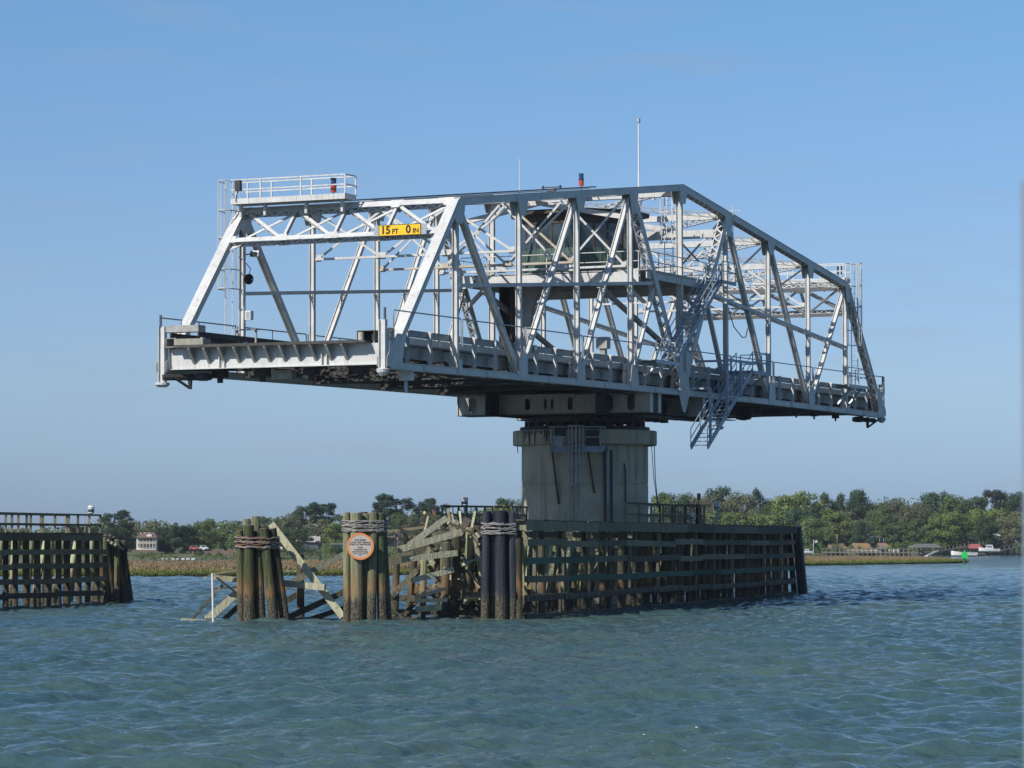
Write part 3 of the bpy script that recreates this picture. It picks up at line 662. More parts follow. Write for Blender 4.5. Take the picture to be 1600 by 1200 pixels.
# long low house on the right bank (two wings)
Y = 772; e = empty('house', at(1362, 850, Y), 'long low white house with grey roof and porch on the right bank', 'house')
b_ = MB(); hb(b_, 1334, 1366, 841, 848, Y, 6); rel(b_.build('wall', 'white'), e)
b_ = MB(); hb(b_, 1374, 1397, 840, 848, Y, 6); rel(b_.build('wall', 'darkwin'), e)
b_ = MB(); roof(b_, 1332, 1368, 841, 835, Y-.3, 8, .3); rel(b_.build('roof', 'greyroof'), e)
b_ = MB(); roof(b_, 1372, 1400, 840, 835, Y-.3, 8, .4); rel(b_.build('roof', 'greyroof'), e)
b_ = MB(); hb(b_, 1354.5, 1357, 832, 838, Y+1, .8); rel(b_.build('chimney', 'white'), e)
for xx in (1337, 1342, 1347, 1353, 1359): c_ = MB(); hb(c_, xx, xx+3, 843, 847, Y-.12, .1); rel(c_.build('window', 'darkwin'), e)
for xx in (1374, 1380, 1386, 1391, 1396): c_ = MB(); hb(c_, xx, xx+.8, 840.5, 848, Y-.6, .15); rel(c_.build('column', 'white'), e)
# bank terraces below it
M['earth'] = mat('bare_orange_earth', (.30, .19, .10), .95, (.22, .15, .08), .4)
for x0_, x1_, a_, b2_ in ((1288, 1322, 849, 858), (1324, 1362, 848.5, 859), (1366, 1388, 848.5, 857)):
    b_ = MB(); p, q_ = at(x0_, b2_, 764), at(x1_, a_, 764); xm = (q_.x-p.x)
    b_.add([(p.x, 757, p.z), (q_.x, 757, p.z), (q_.x-xm*.15, 764, q_.z), (p.x+xm*.2, 764, q_.z)], [(0, 1, 2, 3)]); struct(b_.build('earth_bank', 'earth'))
# boat shed, white pavilion
e = empty('boat_shed', at(1308, 862, 754), 'small open fronted dark shed with pale roof on the right bank', 'shed')
b_ = MB(); hb(b_, 1301, 1316, 855.5, 861.5, 754, 3); rel(b_.build('wall', 'darkwin'), e); b_ = MB(); hb(b_, 1299, 1318, 854, 855.5, 753.5, 4); rel(b_.build('roof', 'curb'), e)
for xx in (1300.5, 1305.5, 1311, 1316): c_ = MB(); hb(c_, xx, xx+1, 855.6, 862, 753.6, .2); rel(c_.build('post', 'curb'), e)
e = empty('pavilion', at(1553, 846, 768), 'white garden pavilion with square columns below the brown oak', 'pavilion')
b_ = MB(); roof(b_, 1544, 1564, 837, 833.5, 768, 4, .5); rel(b_.build('roof', 'white'), e); b_ = MB(); hb(b_, 1545.5, 1562.5, 843, 844.2, 768, 3.5); rel(b_.build('floor', 'white'), e)
for xx in (1545.5, 1550.5, 1556, 1561.2): c_ = MB(); hb(c_, xx, xx+1.2, 837, 843, 768.2, .25); rel(c_.build('column', 'white'), e)
def pdock(label, px0, py0, px1, py1, Y0_, Y1_, step, m='dockwood', low=868.5, rail=True):
    e = empty('dock', at(px0, py0, Y0_), label, 'dock'); p, q_ = at(px0, py0, Y0_), at(px1, py1, Y1_)
    b_ = MB(); b_.bar(p, q_, 1.6, .22, (0, 1, 0)); rel(b_.build('walkway', m), e)
    n_ = max(2, int(abs(px1-px0)/step))
    if rail: b_ = MB(); b_.bar(p+Vector((0, -.8, .9)), q_+Vector((0, -.8, .9)), .1, .1, (0, 1, 0)); rel(b_.build('handrail', m), e)
    for i in range(n_+1):
        c = p.lerp(q_, i/n_); c_ = MB(); c_.tube((c.x, c.y-.8, -.8), (c.x, c.y-.8, c.z+(1.0 if rail else .4)), .13, n=6); rel(c_.build('post', m), e)
pdock('long low grey dock in front of the long low house', 1284, 863, 1440, 864, 738, 735, 7)
pdock('long wooden gangway climbing from the covered dock past the red boathouse', 1440, 866, 1536, 851, 722, 752, 6)
pdock('wooden gangway rising right behind the white lift boat', 1562, 861, 1612, 851, 738, 752, 7)
# covered dock
e = empty('covered_dock', at(1450, 868, 716), 'covered dock with wide grey green hip roof behind the green daymark', 'boathouse')
b_ = MB(); roof(b_, 1425, 1474, 855.5, 849.5, 712, 8, .35); rel(b_.build('roof', 'greyroof'), e)
b_ = MB(); hb(b_, 1428, 1472, 866, 867.4, 713, 6); rel(b_.build('deck', 'dockwood'), e)
for xx in (1428, 1436, 1444, 1452, 1461, 1470): c_ = MB(); hb(c_, xx, xx+1.1, 855.5, 869, 713, .2); rel(c_.build('post', 'dockwood'), e)
b_ = MB(); p, q_ = at(1447, 869, 708), at(1464, 861, 712); b_.bar(p, q_, .9, .3, (0, 1, 0)); rel(b_.build('ramp', 'white'), e)
e = empty('covered_dock', at(1380, 864, 738), 'low dock shelter with flat pale roof and white posts below the long low house', 'boathouse')
b_ = MB(); roof(b_, 1372, 1386, 857, 853.5, 736, 4, .5); rel(b_.build('roof', 'greyroof'), e)
b_ = MB(); hb(b_, 1324, 1404, 859, 861.5, 737, 3); rel(b_.build('deck', 'curb'), e)
for xx in range(1326, 1404, 7): c_ = MB(); hb(c_, xx, xx+1, 858, 865, 736.8, .2); rel(c_.build('post', 'white'), e)
e = empty('red_boathouse', at(1524, 866, 742), 'boathouse with bright red hip roof beside the white lift boat', 'boathouse')
b_ = MB(); roof(b_, 1513, 1538, 857, 850, 742, 6, .5); rel(b_.build('roof', 'redroof'), e)
for xx in (1515, 1523, 1535): c_ = MB(); hb(c_, xx, xx+1.1, 857, 869, 742.3, .2); rel(c_.build('post', 'dockwood'), e)
b_ = MB(); hb(b_, 1512, 1540, 864.5, 866, 742, 4); rel(b_.build('deck', 'dockwood'), e)
def boat(px, py, Y, Lpx, label, flip=1, cabin=True):
    a = at(px, py, Y); Ln = Lpx/4851.66*Y; e = empty('motor_boat', a, label, 'boat')
    B_ = Ln*.28; hs = Ln*.16
    prof = []
    secs = [(-.5, .78, 0), (-.2, 1, 0), (.2, .9, .06), (.42, .45, .14), (.52, .04, .2)]
    vs = []
    for t, wd, up in secs:
        x = flip*t*Ln; vs += [(x, -B_/2*wd, hs*(1+up*2.2)), (x, -B_/2*wd*.75, hs*.3), (x, 0, hs*up*2), (x, B_/2*wd*.75, hs*.3), (x, B_/2*wd, hs*(1+up*2.2))]
    fs = [(j*5+i, j*5+i+1, (j+1)*5+i+1, (j+1)*5+i) for j in range(4) for i in range(4)] + [(0, 1, 2, 3, 4), (20, 24, 23, 22, 21)] + [(j*5, (j+1)*5, (j+1)*5+4, j*5+4) for j in range(4)]
    h_ = MB(); h_.add(vs, fs); h_.build('hull', 'white', e)
    if cabin:
        c_ = MB(); c_.prism([(flip*-.18*Ln, hs), (flip*.20*Ln, hs), (flip*.12*Ln, hs*2.0), (flip*-.15*Ln, hs*2.0)], 1, -B_*.3, B_*.3); c_.build('cabin', 'white', e)
        g_ = MB(); g_.box(-.13*Ln, .12*Ln, -B_*.31, B_*.31, hs*1.35, hs*1.75); g_.build('window', 'darkwin', e)
        t_ = MB(); t_.box(-.2*Ln, .16*Ln, -B_*.34, B_*.34, hs*2.05, hs*2.2); t_.build('hardtop', 'white', e)
        m_ = MB(); m_.tube((flip*-.48*Ln, 0, hs*.6), (flip*-.53*Ln, 0, hs*1.6), .16, n=8); m_.build('outboard_motor', 'darkwin', e)
boat(1546, 862.5, 736, 32, 'white motor boat raised on a lift right of the red boathouse roof', -1)
boat(1261, 865, 700, 20, 'white centre console boat by the flagpole right of the fender end')
boat(1507, 869.5, 700, 40, 'long low white skiff beside the green daymark', -1, False)
e = empty('flagpole', at(1271, 866, 705), 'white flagpole with a small pale flag above the boat by the fender', 'flagpole')
b_ = MB(); p = at(1271, 866, 705); b_.tube(p, at(1271, 843, 705), .08, .05, 6); rel(b_.build('pole', 'white'), e)
b_ = MB(); a, c = at(1271.5, 844, 705), at(1277, 848, 705); b_.add([(a.x, 705, a.z), ((a.x+c.x)/2, 705.2, a.z-.1), (c.x, 705, a.z+.05), (c.x, 705, c.z), ((a.x+c.x)/2, 705.2, c.z-.1), (a.x, 705, c.z)], [(0, 1, 4, 5), (1, 2, 3, 4)]); rel(b_.build('flag', ['signgrey']), e)
e = empty('flagpole', at(1308, 850, 765), 'bare thin white pole on the terrace right of the flag', 'flagpole')
b_ = MB(); b_.tube(at(1308, 850, 765), at(1308, 835, 765), .08, .05, 6); rel(b_.build('pole', 'white'), e)
# green daymark
e = empty('daymark', at(1507, 882, 480), 'bright green square channel daymark on a dark post in the water', 'channel marker')
b_ = MB(); p = at(1507, 884, 480); b_.tube((p.x, 480, -1), (p.x, 480, at(1507, 862, 480).z), .22, .2, 10); rel(b_.build('post', 'pile_dark'), e)
for dy_ in (-.26, .26): b_ = MB(); a, c = at(1503, 872.5, 480), at(1511.5, 863, 480); b_.box(a.x, c.x, 480+dy_-.02, 480+dy_+.02, a.z, c.z); rel(b_.build('panel', 'beacon'), e)
b_ = MB(); p = at(1507.5, 863, 480); b_.tube((p.x, 480, p.z), (p.x, 480, p.z+.35), .14, .1, 8); rel(b_.build('lantern', 'beacon'), e)
# riprap by the marsh
for i in range(14):
    o_ = MB(); p = at(446+i*1.4+random.uniform(-.5, .5), 897-random.random()*2, 309); s_ = random.uniform(.12, .24)
    o_.lathe([(s_*.5, 0), (s_, s_*.4), (s_*.9, s_), (s_*.3, s_*1.4)], 6); o = o_.build('rock', 'stone', None, (p.x, 309+random.random(), .15 if i % 2 else .3)); o.rotation_euler = (random.random(), random.random(), random.random())
    tag(o, ORD[i]+' pale stone from the left in the small heap at the marsh edge', 'rock', 'stones at the marsh edge')

# ------------------------------------------------------------------ swing bridge
BX, BY, BZ, YAW, W, TILT = -5.4981, 135.6982, 7.6862+EYE, .4297, 11.21, .3897/70
BS, BC = math.sin(YAW), math.cos(YAW)
BROT = (0, -math.atan(TILT), math.pi/2-YAW)
RM = (Matrix.Rotation(BROT[2], 3, 'Z') @ Matrix.Rotation(BROT[1], 3, 'Y'))
B0 = Vector((BX, BY, BZ))
def bw(u, v, z): return B0 + RM @ Vector((u, v, z))
def bthing(name, base, label, cat, group=None): return empty(name, bw(*base), label, cat, BROT, group)
BASE = Vector((35, W/2, 0))
bridge = bthing('swing_bridge', BASE, 'long silver grey steel truss swing bridge turned open on the round concrete pier', 'bridge')
Pn = 7.0
def zb(k): return .136*(1-((k-5)/5)**2)
def zt(k): return 7.874+(11.252-7.874)*(1-abs(k-5)/4)
def zm(k): return 4.004+(6.10-4.004)*(1-abs(k-5)/4)
def nB(k, v): return Vector((7*k, v, zb(k)))
def nT(k, v): return Vector((7*k, v, zt(k)))
def part(name, m, fn, parent=None):
    mb = MB(BASE); fn(mb); return mb.build(name, m, parent or bridge)
UX = (1, 0, 0); VY = (0, 1, 0); UZ = (0, 0, 1)
for v in (0, W):
    out_ = -1 if v == 0 else 1
    # chords, one piece per panel
    for k in range(10):
        part('bottom_chord', 'steel', lambda b: b.laced(nB(k, v)+Vector((.003, 0, 0)), nB(k+1, v)-Vector((.003, 0, 0)), .40, .29, top=True, lw=.07))
    for k in range(1, 9):
        part('top_chord', 'steel', lambda b: b.laced(nT(k, v)+Vector((.003, 0, 0)), nT(k+1, v)-Vector((.003, 0, 0)), .42, .34, top=True, lw=.11, step=.8))
    part('end_post', 'steel', lambda b: b.laced(nB(0, v), nT(1, v), .42, .32, top=True, lw=.07))
    part('end_post', 'steel', lambda b: b.laced(nB(10, v), nT(9, v), .42, .32, top=True, lw=.07))
    for k in range(1, 10):
        part('vertical_post', 'steel', lambda b: b.hsec(nB(k, v)+Vector((0, 0, .14)), nT(k, v)-Vector((0, 0, .2)), .23 if k != 5 else .30, .22))
    for a_, b_, w2 in (((1, 1), (2, 0), .36), ((2, 0), (3, 1), .30), ((3, 0), (4, 1), .30), ((9, 1), (8, 0), .30), ((8, 1), (7, 0), .34), ((7, 1), (6, 0), .34)):
        pass
    def nd(t): return nT(t[0], v) if t[1] else nB(t[0], v)
    for p_, q_, a2, b2 in ((((1, 1)), (2, 0), .26, .27), ((2, 0), (3, 1), .24, .20), ((3, 0), (4, 1), .24, .20), ((9, 1), (8, 0), .25, .20), ((7, 1), (8, 0), .25, .25), ((6, 1), (7, 0), .25, .27)):
        P_, Q_ = nd(p_), nd(q_); d_ = (Q_-P_).normalized()
        part('diagonal_brace', 'steel', lambda b: b.hsec(P_+d_*.35, Q_-d_*.35, a2, b2))
    # heavy laced tower legs from the centre node
    for kk in (4, 6):
        P_, Q_ = nT(kk, v), nB(5, v)+Vector((0, 0, .2)); d_ = (Q_-P_).normalized()
        part('tower_leg', 'steel', lambda b: b.laced(P_+d_*.2, Q_, .40, .44, lw=.07, step=.8, t=.045))
        md = nT(kk, v).lerp(nB(5, v), .46); kb = nB(kk, v)
        part('sub_diagonal', 'steel', lambda b: b.hsec(kb+Vector((0, 0, .3)), md, .20, .18))
    # mid height strut
    ZM = lambda k: Vector((7*k, v, zm(k)))
    for rng_ in ((1, 2, 3, 4, 4.38), (5.62, 6, 7, 8, 9)):
        for a_, c_ in zip(rng_, rng_[1:]):
            part('mid_strut', 'steel', lambda b: b.laced(ZM(a_)+Vector((.004, 0, 0)), ZM(c_)-Vector((.004, 0, 0)), .34, .17, top=False, lw=.06))
    # gusset plates both sides of every node
    for k in range(0, 11):
        for sgn in (-1, 1):
            vv = v+sgn*.236
            c0, c1 = vv-.008, vv+.008; u = 7*k; z = zb(k)
            if k == 0: pts = [(u-.42, z-.05), (u+1.25, z-.05), (u+1.1, z+.35), (u+1.5, z+1.45), (u+.55, z+1.45), (u-.42, z+.35)]
            elif k == 10: pts = [(u+.42, z-.05), (u-1.25, z-.05), (u-1.1, z+.35), (u-1.5, z+1.45), (u-.55, z+1.45), (u+.42, z+.35)][::-1]
            elif k == 5: pts = [(u-.2, z-1.05), (u+.2, z-1.05), (u+.85, z+.1), (u+.8, z+.3), (u+.62, z+.9), (u+.95, z+2.3), (u-.95, z+2.3), (u-.62, z+.9), (u-.8, z+.3), (u-.85, z+.1)]
            elif k in (1, 9): pts = [(u-.25, z-.1), (u+.25, z-.1), (u+.2, z+.55), (u-.2, z+.55)]
            else: pts = [(u-.55, z-.06), (u+.55, z-.06), (u+.5, z+.7), (u+.36, z+1.2), (u-.36, z+1.2), (u-.5, z+.7)]
            if k == 5 and sgn*(v-1) < 0: pts = [(x, max(y, z-.1)) for x, y in pts]
            part('gusset_plate', 'steel', lambda b: b.prism(pts, 1, c0, c1))
            if 1 <= k <= 9:
                z = zt(k); s1 = (zt(k)-zt(k-1))/7 if k > 1 else 1.12; s2 = (zt(k+1)-zt(k))/7 if k < 9 else -1.12
                hd = .95 if k in (4, 6) else .62
                pts = [(u-.62, z-.62*s1+.19), (u, z+.2), (u+.62, z+.62*s2+.19), (u+.55, z-.3+.3*min(0, s2)), (u+.30, z-hd-.25), (u-.30, z-hd-.25), (u-.55, z-.3-.3*max(0, s1))]
                if k in (1, 9): pts = [(u-.6, z-.6*s1-.12), (u-.35, z-.35*s1+.15), (u, z+.2), (u+.6, z+.22+.6*(s2 if k == 1 else 0)), (u+.5, z-.35), (u+.3, z-1.0), (u-.35, z-1.05)] if k == 1 else [(u-.6, z-.05+.25), (u, z+.2), (u+.35, z+.35*s2+.15), (u+.6, z+.6*s2-.12), (u+.35, z-1.05), (u-.3, z-1.0), (u-.5, z-.35)]
                part('gusset_plate', 'steel', lambda b: b.prism(pts, 1, c0, c1))
# splice plates on near bottom chord
for u in (3.6, 10.2, 17.4, 24.4, 31.2, 38.9, 45.6, 52.6, 59.4, 66.2):
    part('splice_plate', 'steel', lambda b: b.box(u-.35, u+.35, -.25, -.243, zb(u/7)-.11, zb(u/7)+.12))

# portals at both ends (in the sloped plane of the end posts)
def portal(k0, kT, sgn):
    d = (nT(kT, 0)-nB(k0, 0)).normalized(); nrm = Vector((-sgn*d.z, 0, sgn*d.x)); nrm = nrm if nrm.z > 0 else -nrm
    f = .80; lo = lambda v: nB(k0, v).lerp(nT(kT, v), f)+nrm*.0; hi = lambda v: nT(kT, v)-Vector((0, 0, .05))
    ins = .30
    part('portal_strut', 'steel', lambda b: b.laced(hi(ins), hi(W-ins), .30, .34, tuple(nrm), lw=.07))
    part('portal_strut', 'steel', lambda b: b.laced(lo(ins), lo(W-ins), .30, .28, tuple(nrm), lw=.07))
    n4 = 4; vs = [ins+(W-2*ins)*i/n4 for i in range(n4+1)]
    for i in range(n4):
        part('portal_brace', 'steel', lambda b: b.laced(lo(vs[i]), hi(vs[i+1]), .16, .16, tuple(nrm), lw=.05, step=1.4))
        part('portal_brace', 'steel', lambda b: b.bar(hi(vs[i])-nrm*.11, lo(vs[i+1])-nrm*.11, .03, .15, tuple(nrm)))
        if i: part('portal_brace', 'steel', lambda b: b.laced(lo(vs[i]), hi(vs[i]), .14, .14, tuple(nrm), lw=.05, step=1.4))
    for i in range(n4+1):
        for P_ in (lo(vs[i]), hi(vs[i])):
            for s_ in (-.165, .165):
                dv = .34 if 0 < i < n4 else .26; c = P_+nrm*s_; up = d
                q4 = [c-Vector((0, dv, 0))-up*.17, c+Vector((0, dv, 0))-up*.17, c+Vector((0, dv*.6, 0))+up*.26, c-Vector((0, dv*.6, 0))+up*.26]
                if P_ == hi(vs[i]): q4 = [c-Vector((0, dv, 0))+up*.2, c+Vector((0, dv, 0))+up*.2, c+Vector((0, dv*.6, 0))-up*.3, c-Vector((0, dv*.6, 0))-up*.3]
                vs8 = q4+[x+nrm*.012 for x in q4]
                part('gusset_plate', 'steel', lambda b: b.add(vs8, [(0, 1, 2, 3), (7, 6, 5, 4), (0, 4, 5, 1), (1, 5, 6, 2), (2, 6, 7, 3), (3, 7, 4, 0)]))
    # curved knee at the lower corners
    for v, s_ in ((ins, 1), (W-ins, -1)):
        c = lo(v); a3 = [c-d*.0-Vector((0, 0, .14)), c+Vector((0, s_*.5, -.14)), c-d*.55]
        vs6 = a3+[x+nrm*.02 for x in a3]
        part('knee_plate', 'steel', lambda b: b.add(vs6, [(0, 1, 2), (5, 4, 3), (0, 3, 4, 1), (1, 4, 5, 2), (2, 5, 3, 0)]))
portal(0, 1, -1); portal(10, 9, 1)

# transverse top struts, top laterals, sway frames
for k in range(2, 9):
    part('top_strut', 'steel', lambda b: b.laced((7*k, .25, zt(k)-.05), (7*k, W-.25, zt(k)-.05), .26, .34, UX, lw=.06))
for k in range(1, 9):
    z0, z1 = zt(k)-.02, zt(k+1)-.02
    part('top_lateral', 'steel', lambda b: b.laced((7*k+.3, .3, z0), (7*k+6.7, W-.3, z1), .24, .20, (0, 0, 1), lw=.05, step=1.3))
    part('top_lateral', 'steel', lambda b: b.laced((7*k+.3, W-.3, z0-.01), (7*k+6.7, .3, z1-.01), .24, .20, (0, 0, 1), lw=.05, step=1.3))
for k in (2, 3, 4, 6, 7, 8):
    zl = 6.16 if k in (2, 3, 7, 8) else 6.5; u = 7*k; zh = zt(k)-.25
    rusty = 'steel_rusty' if k in (3,) else 'steel'
    part('sway_strut', rusty, lambda b: (b.bar((u-.06, .2, zl), (u-.06, W-.2, zl), .05, .11, UX), b.bar((u+.06, .2, zl), (u+.06, W-.2, zl), .05, .11, UX)))
    nx = 3; vs = [.25+(W-.5)*i/nx for i in range(nx+1)]
    for i in range(nx):
        part('sway_brace', rusty if i == 0 else 'steel', lambda b: b.bar((u-.07, vs[i], zl), (u-.07, vs[i+1], zh), .05, .11, UX))
        part('sway_brace', 'steel', lambda b: b.bar((u+.07, vs[i], zh), (u+.07, vs[i+1], zl), .05, .11, UX))
    for i in range(nx+1):
        part('gusset_plate', rusty, lambda b: b.box(u-.012, u+.012, max(.2, vs[i]-.25), min(W-.2, vs[i]+.25), zl-.12, zl+.22))
# centre tower frames: big white laced cross bracing between the legs
for k in (4, 6):
    u = 7*k+(.9 if k == 4 else -.9)
    for z in ((9.3,) if k == 6 else ()):
        part('tower_strut', 'steel', lambda b: b.laced((u, .25, z), (u, W-.25, z), .35, .45, UX, lw=.08))
    part('tower_brace', 'steel', lambda b: b.laced((u, .4, 9.1), (u, W/2, zt(k)-.3), .22, .26, UX, lw=.06))
    part('tower_brace', 'steel', lambda b: b.laced((u, W-.4, 9.1), (u, W/2, zt(k)-.3), .22, .26, UX, lw=.06))
part('tower_strut', 'steel', lambda b: b.laced((35, .25, zt(5)-.2), (35, W-.25, zt(5)-.2), .35, .5, UX, lw=.08))
for v in (.0, W):
    s_ = 1 if v == 0 else -1
    for k, du in ((4, .9), (6, -.9)):
        part('knee_brace', 'steel', lambda b: b.laced((7*k+du+2.0*(1 if k == 4 else -1), v+s_*.2, 4.6), (7*k+du+2.0*(1 if k == 4 else -1), v+s_*1.9, 6.2), .18, .2, UX, lw=.05))

# floor system
for k in range(1, 10):
    z = zb(k)
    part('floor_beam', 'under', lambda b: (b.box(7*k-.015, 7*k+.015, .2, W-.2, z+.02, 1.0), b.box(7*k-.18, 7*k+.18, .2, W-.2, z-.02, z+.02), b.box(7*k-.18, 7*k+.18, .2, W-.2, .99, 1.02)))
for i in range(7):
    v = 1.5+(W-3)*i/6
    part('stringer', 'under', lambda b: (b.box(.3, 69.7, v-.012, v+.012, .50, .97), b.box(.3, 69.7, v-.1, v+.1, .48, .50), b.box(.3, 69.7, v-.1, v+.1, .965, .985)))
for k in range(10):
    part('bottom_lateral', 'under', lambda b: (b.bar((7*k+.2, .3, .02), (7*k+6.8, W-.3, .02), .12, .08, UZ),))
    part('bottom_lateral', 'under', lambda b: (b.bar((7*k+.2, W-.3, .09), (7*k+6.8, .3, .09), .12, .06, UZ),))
for s_, v in ((1, .62), (-1, W-.62)):
    for k in range(10):
        part('fascia_beam', 'steel_old', lambda b: b.box(7*k+.01, 7*k+6.99, v-.03, v+.03, .48, 1.12))
        part('curb_beam', 'steel', lambda b: b.box(7*k+.01, 7*k+6.99, v-s_*.0-.11, v+.11, 1.123, 1.42))
        for t in (2.333, 4.667, 7.0):
            u = 7*k+t
            if u > 69: continue
            part('outrigger_bracket', 'steel', lambda b: (b.prism([(v-s_*.03, .95), (v-s_*.03, .55), (v-s_*.5, .35), (v-s_*.5, .95)], 0, u-.02, u+.02),))
part('deck', 'road', lambda b: b.box(20.0, 70.55, .76, W-.76, 1.025, 1.12))
gd = MB(BASE)     # open steel grid of the near arm: daylight falls through it
for i in range(81): u = .02+i*.25; gd.box(u, u+.02, .78, W-.78, 1.055, 1.115)
for i in range(33): v = .76+i*(W-1.54)/32; gd.box(.0, 19.98, v, v+.02, 1.058, 1.112)
stuff(gd.build('deck_grid', 'road', bridge))
part('end_apron', 'road', lambda b: b.box(-.6, .0, .76, W-.76, 1.03, 1.12))
part('sidewalk_plate', 'road', lambda b: b.box(.1, 69.9, .22, .5, 1.0, 1.03))
# roadside guard rails with posts
for s_, v in ((1, .30), (-1, W-.30)):
    for k in range(10):
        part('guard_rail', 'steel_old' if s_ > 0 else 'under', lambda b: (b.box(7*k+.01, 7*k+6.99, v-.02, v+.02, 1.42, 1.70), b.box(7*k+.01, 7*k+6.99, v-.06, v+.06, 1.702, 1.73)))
        for t in (0, 2.333, 4.667):
            u = 7*k+t+.02
            if t == 0 and k == 0: u = .3
            part('rail_post', 'steel', lambda b: b.hsec((u, v-s_*.13, .16), (u, v-s_*.13, 1.76), .14, .15, UX, t=.02))
# thin outer handrail, stepped down at each truss post
for s_, v in ((1, -.30), (-1, W+.30)):
    for k in range(10):
        m_ = 'galv' if s_ > 0 else 'railpaint'
        part('handrail', m_, lambda b: (b.path([(7*k+.12, v, 1.2), (7*k+.12, v, 2.45), (7*k+6.9, v, 2.47), (7*k+6.95, v, 1.3)], .032),) + ((b.path([(7*k+.12, v, 2.0), (7*k+6.9, v, 2.0)], .018), b.path([(7*k+.12, v, 1.8), (7*k+6.9, v, 1.8)], .018), b.path([(7*k+3.5, v, 1.2), (7*k+3.5, v, 2.46)], .025)) if s_ < 0 else ()))
# inner dark rails beside the far curb, seen over the deck
part('curb_rail', 'under', lambda b: (b.box(1.2, 69, W-1.02, W-.96, 1.62, 1.86), b.box(1.2, 69, W-1.02, W-.96, 1.2, 1.36)))
for i in range(18):
    u = 1.6+i*3.9; part('rail_block', 'steel', lambda b: b.box(u, u+.16, W-1.05, W-.9, 1.12, 1.62))

# ends of the deck: end floor beam, stiffeners, cantilever brackets, corner columns
for e_, u0, s_ in ((0, 0, 1), (1, 70, -1)):
    part('end_floor_beam', 'steel', lambda b: (b.box(u0-.02, u0+.02, .28, W-.28, .10, 1.02), b.box(u0-.14, u0+.14, .28, W-.28, .06, .10)))
    for v in (8.35, 8.1, 2.9, 3.15):
        part('stiffener', 'steel', lambda b: b.box(u0-s_*.14, u0-s_*.021, v-.02, v+.02, .1, .62) if s_ > 0 else b.box(u0+.021, u0+.14, v-.02, v+.02, .1, .62))
    for i in range(11):
        v = 9.68-i*.775
        part('deck_bracket', 'steel_old', lambda b: (b.bar((u0-s_*.57, v, .98), (u0-s_*.03, v, .34), .12, .08), b.bar((u0-s_*.6, v, 1.0), (u0-s_*.02, v, 1.0), .09, .04), b.prism([(u0-s_*.54, .96), (u0-s_*.03, .96), (u0-s_*.03, .42)], 1, v-.008, v+.008)))
    part('deck_edge_angle', 'under', lambda b: b.box(u0-s_*.615-.012, u0-s_*.615+.012, 1.1, W-1.1, 1.01, 1.14))
    for v in (.02, W-.02):
        part('corner_column', 'steel', lambda b: b.hsec((u0-s_*.30, v, -.5 if v > 1 else -.12), (u0-s_*.30, v, 2.02), .30, .24, t=.03))
        part('corner_shoe', 'steel', lambda b: b.lathe([(.12, -.45), (.26, -.30), (.30, -.16), (.16, -.10)], 12, (u0-s_*.30, v)) if v < 1 else b.lathe([(.2, -.72), (.33, -.62), (.33, -.52), (.2, -.5)], 12, (u0-s_*.30, v)))
        part('corner_plate', 'steel', lambda b: b.box(min(u0-s_*.18, u0+s_*.1), max(u0-s_*.18, u0+s_*.1), v-.26, v+.26, .04, 1.1))
        part('rail_corner_post', 'railpaint', lambda b: b.tube((u0-s_*.30, v+(.1 if v > 1 else -.1), 2.0), (u0-s_*.30, v+(.1 if v > 1 else -.1), 2.55), .06))
part('kerb_block', 'curb', lambda b: b.box(-.62, .1, 8.9, 10.4, 1.14, 1.42))
part('kerb_channel', 'steel_old', lambda b: (b.box(-.42, .2, 10.42, 10.95, 1.06, 1.10), b.box(-.42, .2, 10.42, 10.45, 1.10, 1.45), b.box(-.42, .2, 10.92, 10.95, 1.10, 1.45), b.box(-.42, .2, 10.42, 10.95, 1.452, 1.48)))
part('rail_stub', 'steel_old', lambda b: b.box(-.35, .3, 9.3, 11.0, 1.75, 2.05))
part('rail_end_box', 'brown', lambda b: (b.box(-.46, 1.6, .34, .40, 1.12, 1.52), b.box(-.46, 1.6, 1.16, 1.22, 1.12, 1.52), b.box(-.46, 1.6, .34, 1.22, 1.522, 1.55)))
part('rust_cylinder', 'steel_rusty', lambda b: b.tube((-.44, 1.02, 1.13), (-.44, 1.02, 1.48), .13, n=12))
# wedge and latch machinery under both ends
for u0, s_, vv in ((.5, 1, W-1.0), (69.5, -1, .7)):
    e_ = part('end_latch', 'dark_metal', lambda b: (b.tube((u0-s_*.9, vv+.9*(1 if vv > 5 else -0.2), -.28), (u0+s_*.6, vv-.6*(1 if vv > 5 else -1), -.25), .15, n=10), b.tube((u0, vv, -.1), (u0, vv, -.80), .12, .08, 10), b.bar((u0, vv, -.76), (u0-s_*.7, vv+.5*(1 if vv > 5 else -1), -.25), .09, .09), b.lathe([(.2, -.42), (.42, -.36), (.42, -.12), (.2, -.06)], 12, (u0+s_*.3, vv-.5*(1 if vv > 5 else -1)))))
for v in (2.0, 4.5, 7.0, 9.2):
    part('end_jack', 'dark_metal', lambda b: (b.box(1.2, 1.7, v-.3, v+.3, -.25, .2), b.tube((1.45, v, -.25), (1.45, v, -.5), .14)))
part('equipment_box', 'curb', lambda b: b.box(.9, 1.3, 5.2, 6.25, -.42, -.02))
part('hanging_lamp_bracket', 'galv', lambda b: (b.box(2.2, 2.5, -.1, .5, -.55, .0), b.tube((2.3, .2, -.6), (2.3, .2, -1.0), .08), b.tube((2.6, .3, -.3), (2.6, .3, -1.05), .05)))
part('gear_housing', 'dark_metal', lambda b: (b.box(46.8, 48.9, -.0+3.4, 5.2, -.82, .1), b.box(47.3, 48.3, 3.2, 3.4, -.9, -.3)))
part('gear_housing', 'dark_metal', lambda b: b.lathe([(.1, -.75), (.45, -.68), (.62, -.35), (.62, 0)], 12, (53.4, 3.2)))
